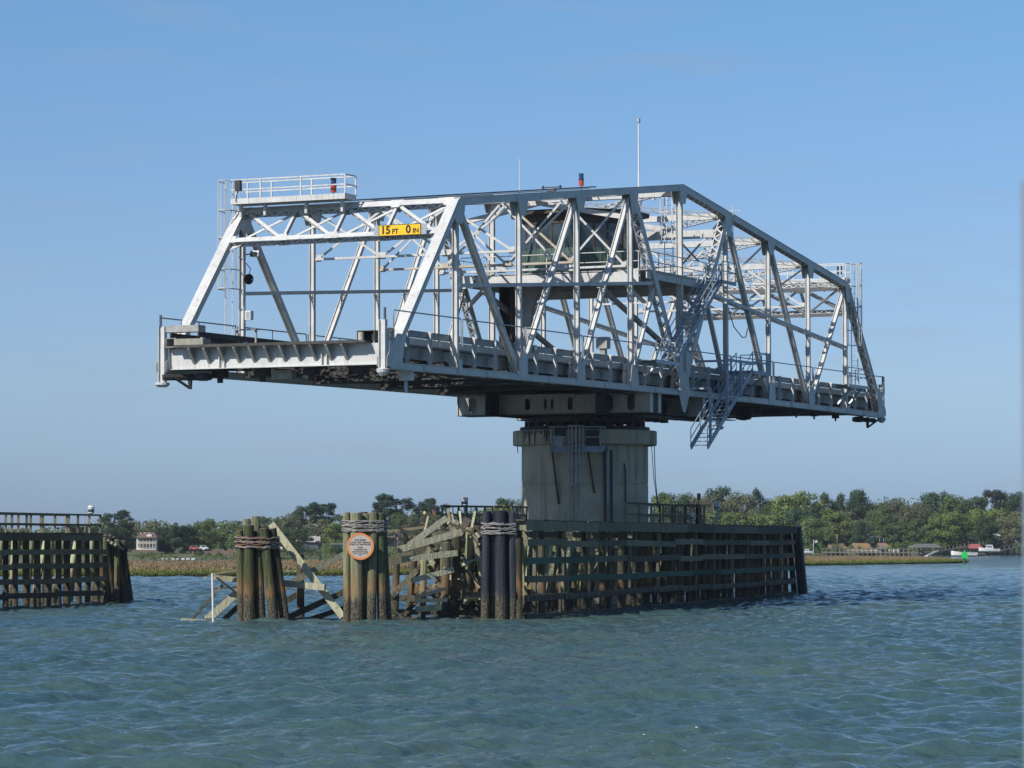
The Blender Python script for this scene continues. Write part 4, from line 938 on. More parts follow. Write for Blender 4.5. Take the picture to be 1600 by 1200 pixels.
for u in (42.5, 45.5, 50.5, 60.5, 64.6, 57.2): part('pipe_hanger', 'dark_metal', lambda b: (b.box(u-.14, u+.14, 1.0, 1.4, -.32, .05), b.tube((u, 1.2, -.3), (u, 1.2, -.5), .06)))
part('conduit', 'under', lambda b: b.path([(.5, .8, -.04), (12, .8, -.08), (26, .9, -.1), (40, .9, -.1), (69, .8, -.04)], .05))

# loading girders and drum at the centre
def oval(c, z, ru, rz, u0, u1):
    pts = [(c+ru*math.cos(2*math.pi*i/14), z+rz*math.sin(2*math.pi*i/14)) for i in range(14)]
    return pts
def girder_face(b, uA, holes, z0, z1):
    """plate in the v-z plane at u=uA with oval openings, made of strips round each hole"""
    t = .025; cuts = [.0]
    for c, ru, rz in holes: cuts += [c-ru-.02, c+ru+.02]
    cuts.append(W)
    for i in range(0, len(cuts), 2): b.box(uA-t/2, uA+t/2, cuts[i], cuts[i+1], z0, z1)
    for c, ru, rz in holes:
        zc = (z0+z1)/2; nseg = 8
        for top in (1, -1):
            for i in range(nseg):
                a0 = math.pi*i/nseg; a1 = math.pi*(i+1)/nseg
                y0, y1 = c-ru*math.cos(a0), c-ru*math.cos(a1)
                h0 = zc+top*((rz-ru)+ru*math.sin(a0)); h1 = zc+top*((rz-ru)+ru*math.sin(a1)); e = z1 if top > 0 else z0
                vs = [(uA-t/2, y0, h0), (uA-t/2, y1, h1), (uA-t/2, y1, e), (uA-t/2, y0, e)]; vs += [(uA+t/2, y, z) for _, y, z in vs]
                b.add(vs, [(0, 1, 2, 3), (7, 6, 5, 4), (0, 4, 5, 1), (3, 2, 6, 7)])
        b.box(uA-t/2, uA+t/2, c-ru-.02, c-ru, z0, z1); b.box(uA-t/2, uA+t/2, c+ru, c+ru+.02, z0, z1)
holes = [(1.1, .22, .42), (2.35, .22, .42), (4.6, .15, .34), (5.65, .08, .28), (6.05, .08, .28), (7.1, .15, .32), (9.2, .22, .42), (10.35, .22, .42)]
holes2 = sorted(holes)
for u0 in (30.7, 38.4):
    for du in (0, 1.35):
        part('loading_girder', 'girder', lambda b: girder_face(b, u0+du, holes2, -1.04, .02))
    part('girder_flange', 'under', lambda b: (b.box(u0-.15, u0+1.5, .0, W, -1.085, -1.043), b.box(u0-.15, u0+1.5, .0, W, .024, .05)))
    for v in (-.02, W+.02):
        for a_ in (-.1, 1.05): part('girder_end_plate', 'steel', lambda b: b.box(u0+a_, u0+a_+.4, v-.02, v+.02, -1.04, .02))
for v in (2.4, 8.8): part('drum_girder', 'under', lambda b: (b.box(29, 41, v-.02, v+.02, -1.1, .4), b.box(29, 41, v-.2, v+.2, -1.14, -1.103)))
part('pivot_drum', 'dark_metal', lambda b: b.lathe([(3.3, -1.42), (3.3, -1.15), (3.05, -1.14), (3.05, -1.09)], 40, (35, W/2)))
for i in range(24):
    a = 2*math.pi*i/24; part('drum_roller', 'dark_metal', lambda b: b.tube((35+2.95*math.cos(a), W/2+2.95*math.sin(a), -1.56), (35+3.3*math.cos(a), W/2+3.3*math.sin(a), -1.56), .15, n=8))
part('machinery_beam', 'under', lambda b: b.box(31.5, 40.5, 1.0, 1.25, -1.25, -1.1))
part('catwalk', 'under', lambda b: (b.box(31, 46, .9, 1.7, -1.02, -.98), b.path([(31, .9, -.5), (46, .9, -.2)], .03)))
for u in np.arange(31, 43, 1.1): part('catwalk_hanger', 'dark_metal', lambda b: b.box(u, u+.3, 3.6, 4.0, -1.22, -1.02))

# cabin platform (part of the bridge)
pz = 6.42
for u0 in (30, 40): part('platform_girder', 'steel', lambda b: (b.laced((u0, .3, pz-.32), (u0, W-.3, pz-.32), .3, .55, UX, lw=.08),))
for v in (-.1, W+.1): part('platform_girder', 'steel', lambda b: (b.box(30, 40.2, v-.03, v+.03, pz-.42, pz-.03), b.box(30, 40.2, v-.12, v+.12, pz-.02, pz+.0)))
for u in (32.5, 35, 37.5): part('platform_joist', 'steel_old', lambda b: b.box(u-.08, u+.08, 0, W, pz-.36, pz-.06))
part('platform_floor', 'steel_old', lambda b: b.box(29.9, 40.3, -.2, W+.2, pz+.003, pz+.06))
part('platform_gusset', 'steel', lambda b: b.prism([(.2, pz-.75), (1.4, pz-.6), (1.4, pz-.05), (.2, pz+.1)], 0, 29.62, 29.66))
part('platform_gusset', 'steel', lambda b: b.prism([(W-.2, pz-.75), (W-1.4, pz-.6), (W-1.4, pz-.05), (W-.2, pz+.1)], 0, 29.62, 29.66))
for a_, c_ in (((29.9, -.15), (40.2, -.15)), ((29.9, W+.15), (40.2, W+.15)), ((29.9, .3), (29.9, W-.3)), ((40.2, .3), (40.2, W-.3))):
    A_, C_ = Vector((*a_, 0)), Vector((*c_, 0)); n_ = int((C_-A_).length/1.7)
    for h in (.5, 1.02): part('platform_rail', 'steel', lambda b: b.tube(A_+Vector((0, 0, pz+h)), C_+Vector((0, 0, pz+h)), .028, n=5))
    for i in range(n_+1):
        p_ = A_.lerp(C_, i/n_); part('platform_rail_post', 'steel', lambda b: b.tube(p_+Vector((0, 0, pz)), p_+Vector((0, 0, pz+1.04)), .03, n=5))
# lift column below the cabin
part('shaft', 'brown', lambda b: (b.box(32.0, 32.9, 8.62, 8.70, 2.6, 6.0), b.box(32.0, 32.9, 9.30, 9.38, 2.6, 6.0), b.box(32.8, 32.9, 8.71, 9.29, 2.6, 6.0)))
part('machinery_frame', 'steel_old', lambda b: b.prism([(8.9, 6.0), (6.6, 6.0), (7.2, 5.5), (7.55, 4.6), (7.7, 1.1), (8.3, 1.1), (8.25, 4.6), (8.35, 5.5)], 0, 32.2, 32.5))

# ------------------------------------------------------------------ operator cabin
cu, cv, cR = 35.0, 5.85, 3.25
e = bthing('control_cabin', (cu, cv, pz+.06), 'dark green panelled octagonal control cabin high in the centre of the truss', 'cabin')
CB = Vector((cu, cv, pz+.06))
def octp(r, ph=22.5): return [(cu+r*math.cos(R(ph+45*i)), cv+r*math.sin(R(ph+45*i))) for i in range(8)]
op = octp(cR)
for i in range(8):
    a, c = Vector((*op[i], 0)), Vector((*op[(i+1) % 8], 0)); d = (c-a); nrm = Vector((d.y, -d.x, 0)).normalized()
    mid = (a+c)/2
    if (mid-Vector((cu, cv, 0))).dot(nrm) < 0: nrm = -nrm
    w_ = MB(CB); z0 = pz+.06
    w_.bar(a+Vector((0, 0, z0+.75)), c+Vector((0, 0, z0+.75)), .1, 1.5, tuple(nrm)); wl = w_.build('wall', 'green', e); w_ = MB(CB); w_.bar(a+Vector((0, 0, z0+3.1)), c+Vector((0, 0, z0+3.1)), .1, .5, tuple(nrm)); w_.build('wall_head', 'brown', e)
    for t in np.linspace(.04, .96, 7):
        b_ = MB(CB); p_ = a.lerp(c, t)+nrm*.065; b_.bar(p_+Vector((0, 0, z0+.05)), p_+Vector((0, 0, z0+1.48)), .05, .03, (d/d.length)); b_.build('batten', 'green', wl)
    b_ = MB(CB); b_.bar(a.lerp(c, .02)+Vector((0, 0, z0+2.17)), a.lerp(c, .98)+Vector((0, 0, z0+2.17)), .03, 1.34, tuple(nrm)); wd = b_.build('window', 'glass', e)
    for t in (.02, .34, .66, .98):
        b_ = MB(CB); p_ = a.lerp(c, t)+nrm*.03; b_.bar(p_+Vector((0, 0, z0+1.5)), p_+Vector((0, 0, z0+2.85)), .08, .06, (d/d.length)); b_.build('mullion', 'brown', wd)
b_ = MB(CB); b_.prism(octp(cR+.55), 2, pz+3.42, pz+3.62); rf = b_.build('roof', 'brown', e)
b_ = MB(CB); p8 = octp(cR+.62); b_.add([(x, y, pz+3.63) for x, y in p8]+[(cu, cv, pz+3.95)], [(i, (i+1) % 8, 8) for i in range(8)]); b_.build('roof_cap', 'greyroof', rf)
b_ = MB(CB); z0 = pz+.06; b_.box(31.5, 31.93, 4.6, 5.0, z0+.2, z0+1.1); b_.build('wall_box', 'white', e)

# ------------------------------------------------------------------ signs, masts, lamps on the bridge
d0 = (nT(1, 0)-nB(0, 0)).normalized()
def pf(v, z): t = z/7.874; return 7*t, v, z
e = bthing('clearance_sign', (5.35, 1.95, 6.24), 'yellow clearance sign reading 15FT 0IN on the near portal', 'sign')
SB = Vector((5.35, 1.95, 6.24))
b_ = MB(SB); b_.box(5.19, 5.22, .60, 3.28, 6.25, 6.74); b_.build('backing', 'galv', e)
b_ = MB(SB); b_.box(5.165, 5.186, .87, 3.01, 6.24, 6.75); pn = b_.build('panel', 'yellow', e)
for y0, y1, z0, z1 in ((.87, 3.01, 6.24, 6.262), (.87, 3.01, 6.728, 6.75), (.87, .892, 6.262, 6.728), (2.988, 3.01, 6.262, 6.728)):
    b_ = MB(SB); b_.box(5.156, 5.1645, y0, y1, z0, z1); b_.build('border', 'black', e)
def sign_text(body, size, v, z, u, parent, base):
    me = text_mesh(body, size); me.materials.append(M['black'])
    o = link('lettering', me, parent); o.matrix_local = Matrix.Translation(Vector((u, v, z))-base) @ Matrix(((0, 0, -1, 0), (-1, 0, 0, 0), (0, 1, 0, 0), (0, 0, 0, 1)))
    return o
for t_, s_, v_, z_ in (('15', .50, 2.66, 6.495), ('FT', .30, 2.17, 6.43), ('0', .50, 1.50, 6.495), ('IN', .30, 1.12, 6.43)): sign_text(t_, s_, v_, z_, 5.154, e, SB)

def mast(name, base, h, r, label, cat, fins=0):
    e = bthing(name, base, label, cat); b_ = MB(base); b_.tube(base, Vector(base)+Vector((0, 0, h)), r, r*.55, 8); b_.build('pole', 'white', e); return e
top_h = zt(5)
e = mast('mast', (40.0, 4.4, 10.9), 4.8, .07, 'tall slim white mast with a small vane standing above the bridge centre', 'mast')
b_ = MB((40.0, 4.4, 10.9)); b_.box(39.9, 40.1, 4.34, 4.46, 15.66, 15.88); b_.build('vane', 'galv', e)
b_ = MB((40.0, 4.4, 10.9)); b_.lathe([(.12, 10.9), (.34, 11.75), (.34, 11.9), (.12, 11.95)], 12, (40.0, 4.4)); b_.build('collar', 'white', e)
mast('antenna', (26, 5.4, 10.2), 1.95, .025, 'thin whip antenna above the top chord left of the cabin', 'antenna')
e = bthing('anemometer', (30.6, 5.6, 10.5), 'small weather instrument on a bracket over the top chord', 'instrument'); b_ = MB((30.6, 5.6, 10.5))
b_.box(30.4, 30.8, 5.4, 5.8, 10.5, 11.05); b_.build('housing', 'galv', e); b_ = MB((30.6, 5.6, 10.5)); b_.tube((30.6, 5.0, 11.12), (30.6, 6.2, 11.12), .03); b_.tube((30.6, 5.1, 11.05), (30.6, 5.1, 11.22), .05); b_.tube((30.6, 6.1, 11.05), (30.6, 6.1, 11.22), .05); b_.build('crossarm', 'dark_metal', e)
def navlight(base, label, h=.75):
    e = bthing('navigation_light', base, label, 'light'); B_ = Vector(base)
    b_ = MB(B_); b_.tube(B_, B_+Vector((0, 0, h)), .03); b_.build('stem', 'galv', e)
    b_ = MB(B_); b_.tube(B_+Vector((0, 0, h)), B_+Vector((0, 0, h+.3)), .14, n=10); b_.build('red_lens', 'red', e)
    b_ = MB(B_); b_.lathe([(.16, B_.z+h+.31), (.16, B_.z+h+.36), (.13, B_.z+h+.4), (.13, B_.z+h+.62), (.17, B_.z+h+.66)], 10, (B_.x, B_.y)); b_.build('blue_lens', 'navblue', e); return e
navlight((34.6, 5.6, 11.3), 'red and dark blue signal light standing above the cabin roof line', .3)
navlight((6.2, 5.9, 8.38), 'red and dark blue signal light at the right end of the near portal walkway', .12)
e = bthing('long_cover', (37.5, 3.5, 11.0), 'low white capsule shaped cover lying beside the mast on top of the bridge', 'equipment'); b_ = MB((37.5, 3.5, 11.0)); b_.tube((37.9, 2.2, 11.55), (37.9, 4.6, 11.55), .19, n=12); b_.build('shell', 'white', e)
b_ = MB((37.5, 3.5, 11.0)); b_.box(37.8, 38, 2.6, 2.75, 11, 11.4); b_.box(37.8, 38, 4.1, 4.25, 11, 11.4); b_.build('foot', 'steel', e)
part('top_walkway', 'steel_old', lambda b: (b.box(14, 40, 5.1, 6.0, 10.35, 10.37) if False else b.bar((9, 5.6, zt(9/7)+.22), (35, 5.6, zt(5)+.22), .7, .04)))
part('top_conduit', 'railpaint', lambda b: b.tube((8, 4.9, zt(8/7)+.30), (35, 4.9, zt(5)+.30), .04, n=5))
part('top_conduit', 'railpaint', lambda b: b.tube((8, 6.4, zt(8/7)+.30), (35, 6.4, zt(5)+.30), .035, n=5))

# portal walkways with ladder cages, one at each end by point symmetry
def mir(p): return Vector((70-p[0], W-p[1], p[2]))
def platform(m_, label_p, label_l):
    T_ = (lambda p: Vector(p)) if not m_ else mir
    base = T_((6.6, 8.5, 8.15)); e = bthing('portal_walkway', base, label_p, 'walkway')
    def bx(name, x0, x1, y0, y1, z0, z1, mt='steel', par=None):
        a, c = T_((x0, y0, z0)), T_((x1, y1, z1)); b_ = MB(base); b_.box(min(a.x, c.x), max(a.x, c.x), min(a.y, c.y), max(a.y, c.y), z0, z1); return b_.build(name, mt, par or e)
    bx('floor', 5.9, 6.95, 5.12, 11.2, 8.22, 8.26, 'steel_old')
    for u in (5.88, 6.95): bx('edge_beam', u-.03, u+.03, 5.12, 11.2, 8.14, 8.40)
    bx('edge_beam', 5.92, 6.9, 5.09, 5.13, 8.14, 8.40); bx('edge_beam', 5.92, 6.9, 11.19, 11.23, 8.14, 8.40)
    for v in (5.5, 7.4, 9.6, 10.9):
        bx('support_leg', 6.25, 6.45, v-.06, v+.06, 7.6, 8.14)
    for u in (5.88, 6.95):
        for h in (8.82, 9.28): bx('rail', u-.025, u+.025, 5.12, 11.2, h-.03, h+.03)
        for v in (5.12, 7.45, 9.6, 10.9): bx('rail_post', u-.03, u+.03, v-.035, v+.035, 8.4, 9.25)
    for v in (5.12,):
        for h in (8.82, 9.28): bx('rail', 5.92, 6.92, v-.02, v+.02, h-.03, h+.03)
    # ladder
    lb = T_((7.15, 11.7, 1.2)); l_ = bthing('caged_ladder', lb, label_l, 'ladder')
    def tb(name, pts, r, mt='steel', n=5): b_ = MB(lb); b_.path([T_(p) for p in pts], r, n); return b_.build(name, mt, l_)
    for v in (11.50, 11.90): tb('side_rail', [(6.6, v, 1.15), (6.6, v, 9.35)], .03)
    for i in range(27): tb('rung', [(6.6, 11.52, 1.4+i*.3), (6.6, 11.88, 1.4+i*.3)], .014, 'steel_old', 4)
    cx, cy, rr = 6.6, 11.70, .42
    for i in range(9):
        a = math.pi*(1.12-1.24*i/8) ; x, y = 6.6-.75*math.sin(a), 11.70+.43*math.cos(a)
        tb('cage_bar', [(x, y, 4.2), (x, y, 9.3)], .017)
    for z in (4.2, 5.12, 6.6, 7.9, 9.3):
        tb('cage_hoop', [(6.6-.75*math.sin(math.pi*(1.12-1.24*i/10)), 11.70+.43*math.cos(math.pi*(1.12-1.24*i/10)), z) for i in range(11)], .03)
platform(False, 'white railed walkway box on top of the near portal', 'white caged ladder up the far left corner of the near portal')
platform(True, 'white railed walkway box on top of the distant portal', 'white caged ladder at the right hand end of the bridge')
# lamp fittings on the far left post
def fixture(name, base, label, cat, builder): e = bthing(name, base, label, cat); builder(e, Vector(base)); return e
def flood(e, B_):
    b_ = MB(B_); b_.tube(B_, B_+Vector((0, -.35, .05)), .03); b_.build('arm', 'dark_metal', e)
    b_ = MB(B_); b_.prism([(B_.x-.2, B_.z-.12), (B_.x+.15, B_.z-.12), (B_.x+.1, B_.z+.16), (B_.x-.12, B_.z+.16)], 1, B_.y-.75, B_.y-.3); b_.build('housing', 'galv', e)
    b_ = MB(B_); b_.box(B_.x-.22, B_.x-.205, B_.y-.7, B_.y-.35, B_.z-.1, B_.z+.1); b_.build('lens', 'glass', e)
fixture('floodlight', (7.0, 11.0, 5.85), 'square floodlight on the far left truss post of the near portal', 'light', flood)
def horn(e, B_):
    b_ = MB(B_); 
    pr = [(.05, 0), (.08, .15), (.24, .34), (.26, .36)]; n = 14; vs = []
    for r_, d_ in pr:
        for i in range(n): a = 2*math.pi*i/n; vs.append((B_.x-d_, B_.y-.35+r_*math.cos(a), B_.z+r_*math.sin(a)))
    b_.add(vs, [(j*n+i, j*n+(i+1) % n, (j+1)*n+(i+1) % n, (j+1)*n+i) for j in range(3) for i in range(n)]); b_.build('bell', 'dark_metal', e)
    b_ = MB(B_); b_.tube(B_, B_+Vector((0, -.3, 0)), .05); b_.build('bracket', 'dark_metal', e)
    b_ = MB(B_); b_.path([B_+Vector((0, -.1, 0)), B_+Vector((-.1, -.3, .5)), B_+Vector((0, .0, .8))], .02); b_.build('wire', 'dark_metal', e)
fixture('horn_speaker', (7.0, 11.0, 4.65), 'dark round horn loudspeaker below the floodlight on the far left post', 'loudspeaker', horn)
def box(e, B_): b_ = MB(B_); b_.box(B_.x-.2, B_.x+.1, B_.y-.45, B_.y-.15, B_.z, B_.z+.42); b_.build('case', 'white', e); b_ = MB(B_); b_.box(B_.x-.21, B_.x-.2, B_.y-.4, B_.y-.2, B_.z+.05, B_.z+.36); b_.build('cover', 'galv', e)
fixture('junction_box', (7.0, 11.1, 2.75), 'white electrical box low on the far left truss post', 'electrical box', box)
def lightbox(e, B_):
    b_ = MB(B_); b_.box(B_.x-.1, B_.x+.1, B_.y-.14, B_.y+.14, B_.z, B_.z+.5); b_.build('case', 'dark_metal', e)
    b_ = MB(B_); b_.path([B_, B_+Vector((0, .1, -.2)), B_+Vector((0, .15, -.5))], .02); b_.build('cable', 'dark_metal', e)
fixture('signal_box', (5.8, 10.75, 8.75), 'dark signal box on the left part of the near portal walkway rail', 'light', lightbox)
fixture('signal_box', (64.1, .7, 8.7), 'dark signal box on the distant portal walkway rail', 'light', lightbox)
def bench(e, B_):
    b_ = MB(B_); b_.box(B_.x-.2, B_.x+.3, B_.y-.6, B_.y+.6, B_.z+.60, B_.z+.64); b_.build('top', 'galv', e)
    for dv in (-.5, .5): b_ = MB(B_); b_.box(B_.x-.04, B_.x+.04, B_.y+dv-.04, B_.y+dv+.04, B_.z-.45, B_.z+.60); b_.build('leg', 'steel_old', e)
fixture('locker_table', (6.0, 10.4, 1.6), 'low grey metal box table beside the ladder foot at the near portal', 'cabinet', bench)
def gate(e, B_):
    b_ = MB(B_); b_.box(B_.x-.15, B_.x+.15, B_.y-.15, B_.y+.15, B_.z, B_.z+1.0); b_.build('post', 'steel_old', e)
    b_ = MB(B_); b_.box(B_.x-.25, B_.x+.25, B_.y-.3, B_.y+.3, B_.z+1.0, B_.z+1.6); b_.build('motor_case', 'steel_old', e)
fixture('gate_machine', (26.5, .9, 1.12), 'grey gate machine on the deck behind the near guard rail', 'machine', gate)
fixture('gate_machine', (37.8, 10.0, 1.12), 'grey gate machine on the deck below the stairs', 'machine', gate)
# cross shaped bracket on the top chord right of centre
e = bthing('conductor_rod', (42.4, -.3, zt(6)), 'thin white cross shaped rod on the top chord right of centre', 'rod'); b_ = MB((42.4, -.3, zt(6))); b_.tube((42.4, -.32, zt(6)-1.6), (42.4, -.32, zt(6)+.65), .025); b_.build('upright', 'steel', e); b_ = MB((42.4, -.3, zt(6))); b_.tube((42.4, -.8, zt(6)+.25), (42.4, .2, zt(6)+.25), .022); b_.build('crossarm', 'steel', e)
# dangling cable
e = bthing('hanging_cable', (45.8, .6, 6.8), 'loose dark cable hanging in a curve right of the bridge centre', 'cable'); b_ = MB((45.8, .6, 6.8)); b_.path([(43.4, .9, 7.6), (44.0, .7, 5.7), (44.9, .6, 4.3), (46, .5, 3.75), (46.6, .5, 3.8), (46.9, .5, 4.3)], .03); b_.build('strand', 'dark_metal', e)
# caged ladder at the centre, between cabin platform and top chord
lb = Vector((38.6, 2.0, pz)); e = bthing('centre_ladder', lb, 'white caged ladder between the cabin platform and the top chord at the centre', 'ladder')
for v in (1.8, 2.3): b_ = MB(lb); b_.tube((38.6, v, pz+.06), (38.6, v, 11.3), .03, n=5); b_.build('side_rail', 'white', e)
for i in range(15): b_ = MB(lb); b_.tube((38.6, 1.82, pz+.4+i*.3), (38.6, 2.28, pz+.4+i*.3), .015, n=4); b_.build('rung', 'white', e)
for i in range(6): a = math.pi*i/5; b_ = MB(lb); b_.tube((38.6-.7*math.sin(a), 2.05+.42*math.cos(a), 8.6), (38.6-.7*math.sin(a), 2.05+.42*math.cos(a), 11.1), .022, n=4); b_.build('cage_bar', 'white', e)
for z in (8.6, 9.4, 10.3, 11.1): b_ = MB(lb); b_.path([(38.6-.7*math.sin(math.pi*i/6), 2.05+.42*math.cos(math.pi*i/6), z) for i in range(7)], .025, 4); b_.build('cage_hoop', 'white', e)

# ------------------------------------------------------------------ stairs
def stairs(base, lo, hi, width, n_step, label, m, rail_h=1.0):
    """lo, hi: foot and head (u,v,z) of the outer stringer; width towards +v"""
    B_ = Vector(base); e = bthing('stairway', base, label, 'stairs'); lo = Vector(lo); hi = Vector(hi); wv = Vector((0, width, 0))
    for o_ in (Vector(), wv): b_ = MB(B_); b_.bar(lo+o_, hi+o_, .05, .28); b_.build('stringer', m, e)
    for i in range(n_step):
        c = lo.lerp(hi, (i+.5)/n_step); b_ = MB(B_); b_.box(c.x-.13, c.x+.13, c.y+.03, c.y+width-.03, c.z-.015, c.z+.02); b_.build('tread', m, e)
    for o_ in (Vector(), wv):
        for h in (rail_h*.5, rail_h): b_ = MB(B_); b_.tube(lo+o_+Vector((0, 0, h)), hi+o_+Vector((0, 0, h)), .027, n=5); b_.build('handrail', m, e)
        n_ = 5
        for i in range(n_+1): c = lo.lerp(hi, i/n_)+o_; b_ = MB(B_); b_.tube(c, c+Vector((0, 0, rail_h)), .025, n=5); b_.build('rail_post', m, e)
    return e
stairs((33, -.9, 1.3), (31.5, -1.15, 1.65), (38.3, -1.15, 6.35), .85, 18, 'steep blue grey stair from the deck up to the cabin platform', 'bluesteel')
stairs((36, -1.9, -2.9), (33.6, -2.1, -2.85), (40.6, -2.1, 1.55), .95, 20, 'blue grey stair hanging from the deck down below the bridge', 'bluesteel')
def landing(base, u0, u1, v0, v1, z, label, m='bluesteel', legs=()):
    B_ = Vector(base); e = bthing('stair_landing', base, label, 'landing')
    b_ = MB(B_); b_.box(u0, u1, v0, v1, z-.04, z); b_.build('floor', m, e)
    for v in (v0, v1): b_ = MB(B_); b_.box(u0, u1, v-.03, v+.03, z-.2, z-.045); b_.build('edge_beam', m, e)
    cs = [(u0, v0), (u1, v0), (u1, v1), ((u0+u1)/2, v0)]
    for u, v in cs: b_ = MB(B_); b_.tube((u, v, z), (u, v, z+1.05), .03, n=5); b_.build('rail_post', m, e)
    for h in (.5, 1.03):
        b_ = MB(B_); b_.path([(u0, v0, z+h), (u1, v0, z+h), (u1, v1, z+h)], .027); b_.build('rail', m, e)
    for p_, q_ in legs: b_ = MB(B_); b_.bar(p_, q_, .1, .1); b_.build('brace', m, e)
    return e
landing((30, -.8, 1.45), 28.6, 31.9, -1.2, -.32, 1.62, 'grey landing at the foot of the upper stair outside the near truss', 'galv', legs=(((29.2, -1.1, 1.5), (28.8, -.3, .5)), ((31.5, -1.1, 1.5), (31.1, -.3, .5))))
landing((41, -1.6, 1.4), 40.5, 43.4, -2.15, -.35, 1.55, 'blue grey landing at the head of the hanging stair', 'bluesteel', legs=(((41.2, -2.0, 1.4), (41.2, -.3, .2)), ((43, -2.0, 1.4), (43, -.3, .2))))
landing((39.5, -.8, 6.4), 38.2, 40.3, -1.25, -.25, 6.45, 'blue grey landing at the head of the upper stair', 'bluesteel')
landing((61, -.9, 1.4), 60.0, 64.0, -1.2, -.32, 1.62, 'grey landing around the ladder foot at the right hand end of the bridge', 'galv', legs=(((61, -1.1, 1.5), (60.6, -.3, .4)), ((63, -1.1, 1.5), (62.6, -.3, .4)),))
e = bthing('stair_hanger_frame', (36, -2.15, -2.9), 'blue grey hanger frame holding the suspended stair', 'frame')
for u, z0, z1 in ((33.9, -2.6, .3), (36.5, -1.1, 1.9), (38.6, -.0, 1.9)):
    b_ = MB((36, -2.15, -2.9)); b_.bar((u, -2.15, z0), (u, -2.15, z1), .12, .12); b_.build('hanger', 'bluesteel', e)
b_ = MB((36, -2.15, -2.9)); b_.bar((36.4, -2.15, 1.95), (41, -2.15, 1.95), .1, .14); b_.build('header', 'bluesteel', e)
b_ = MB((36, -2.15, -2.9)); b_.bar((36.5, -2.15, 1.9), (36.5, -.3, 1.9), .1, .12, UX); b_.bar((36.5, -2.1, 1.8), (36.5, -.3, .8), .08, .08, UX); b_.build('arm', 'bluesteel', e)
b_ = MB((36, -2.15, -2.9)); b_.bar((33.9, -2.15, .3), (33.9, -.3, .3), .1, .1, UX); b_.build('arm', 'bluesteel', e)
# long inner stair handrail crossing behind the truss (sloping pipe brace)
for v in (2.2, 9.0): part('ramp_brace', 'steel_old', lambda b: b.bar((29.0, v, 5.6), (39.5, v, 2.6), .2, .24))

# ------------------------------------------------------------------ pier
PX, PY = bw(35, W/2, 0).x, bw(35, W/2, 0).y
e = empty('bridge_pier', (PX, PY, 0), 'round concrete pier with wide cap carrying the swing bridge', 'pier', (0, 0, 0))
b_ = MB(); b_.lathe([(3.46, -2), (3.46, 6.45), (3.43, 6.47), (3.43, 6.52), (3.46, 6.54), (3.46, 8.6)], 72); b_.build('shaft', 'concrete', e)
b_ = MB(); b_.lathe([(3.5, 8.59), (3.9, 8.63), (3.94, 8.68), (3.94, 9.37), (3.9, 9.42)], 72); b_.build('cap', 'concrete', e)
b_ = MB(); b_.lathe([(3.55, 9.425), (3.55, 9.62), (3.3, 9.66)], 48); b_.build('track', 'dark_metal', e)
# oil stains run down the cap: thin films on its surface
for i in range(15):
    a = R(-90-58+i*2.6+random.uniform(-.8, .8)); h = random.choice((.15, .2, .28, .4, .6, .74)); w2 = random.uniform(.012, .03)
    b_ = MB(); b_.add([(3.945*math.cos(a-w2), 3.945*math.sin(a-w2), 9.36), (3.945*math.cos(a+w2), 3.945*math.sin(a+w2), 9.36), (3.945*math.cos(a+w2*.5), 3.945*math.sin(a+w2*.5), 9.36-h), (3.945*math.cos(a-w2*.5), 3.945*math.sin(a-w2*.5), 9.36-h)], [(0, 1, 2, 3)]); b_.build('oil_stain', 'dark_metal', e)
# pipes down the shaft
def onpier(px, z, r=3.52):
    x = (px-800)/4851.66*PY-PX; x *= .985; return Vector((x, -math.sqrt(max(0, r*r-x*x)), z))
for px, z1, rr, px2 in ((941, 8.5, .06, 943), (953, 8.3, .06, 953), (973, 7.6, .045, 975)):
    b_ = MB(); b_.path([onpier(px, z1, 3.6), onpier(px2, 7.2, 3.6), onpier(px2, 4.3, 3.6)], rr, 8); b_.build('pipe', 'dark_metal', e)
b_ = MB(); b_.path([onpier(947, 8.5, 3.6), onpier(947, 5.3, 3.6)], .09, 8); b_.build('pipe', 'bluesteel', e)
for px, px2, z0, z1 in ((860, 871, 8.5, 5.4), (915, 926, 8.5, 6.0)):
    b_ = MB(); b_.path([onpier(px, z0, 3.75), onpier(px2, z1, 3.55)], .06, 6); b_.build('strut', 'under', e)
b_ = MB(); b_.path([(3.75, -1, 8.6), (3.8, -1.1, 6.8), (3.95, -1.2, 5.2)], .025, 5); b_.path([(3.6, -1, 8.6), (3.72, -1.1, 6.8), (3.95, -1.2, 5.2)], .02, 5); b_.build('loose_wire', 'dark_metal', e)
b_ = MB(); b_.path([(-3.7, -1, 8.6), (-3.66, -1.05, 8.2)], .025, 5); b_.build('loose_wire', 'dark_metal', e)
# service platform and caged ladder on the pier
yF = PY-4.05
e = empty('pier_platform', (PX-.85, yF-.5, 8.2), 'blue grey railed service platform on the front of the pier cap', 'platform')
def wx(px, Y): return (px-800)/4851.66*Y
def pbox(e, name, px0, px1, z0, z1, y0, y1, m):
    b_ = MB(e.location); b_.box(wx(px0, y0), wx(px1, y0), y0, y1, z0, z1); return b_.build(name, m, e)
def zp(py, Y): return at(800, py, Y).z
pbox(e, 'floor', 859, 944, zp(705, yF-1), zp(702.5, yF-1), yF-1.0, yF+.25, 'bluesteel')
for a, c in ((859, 890), (912, 944)): pbox(e, 'edge_beam', a, c, zp(706, yF-1), zp(697, yF-1), yF-1.06, yF-1.005, 'bluesteel')
for px in (859, 864, 888, 911, 938, 944): pbox(e, 'rail_post', px, px+1.6, zp(704, yF-1), zp(666, yF-1), yF-1.10, yF-1.065, 'bluesteel')
for py in (667, 683): pbox(e, 'rail', 858, 946, zp(py+.8, yF-1), zp(py-.8, yF-1), yF-1.15, yF-1.105, 'bluesteel')
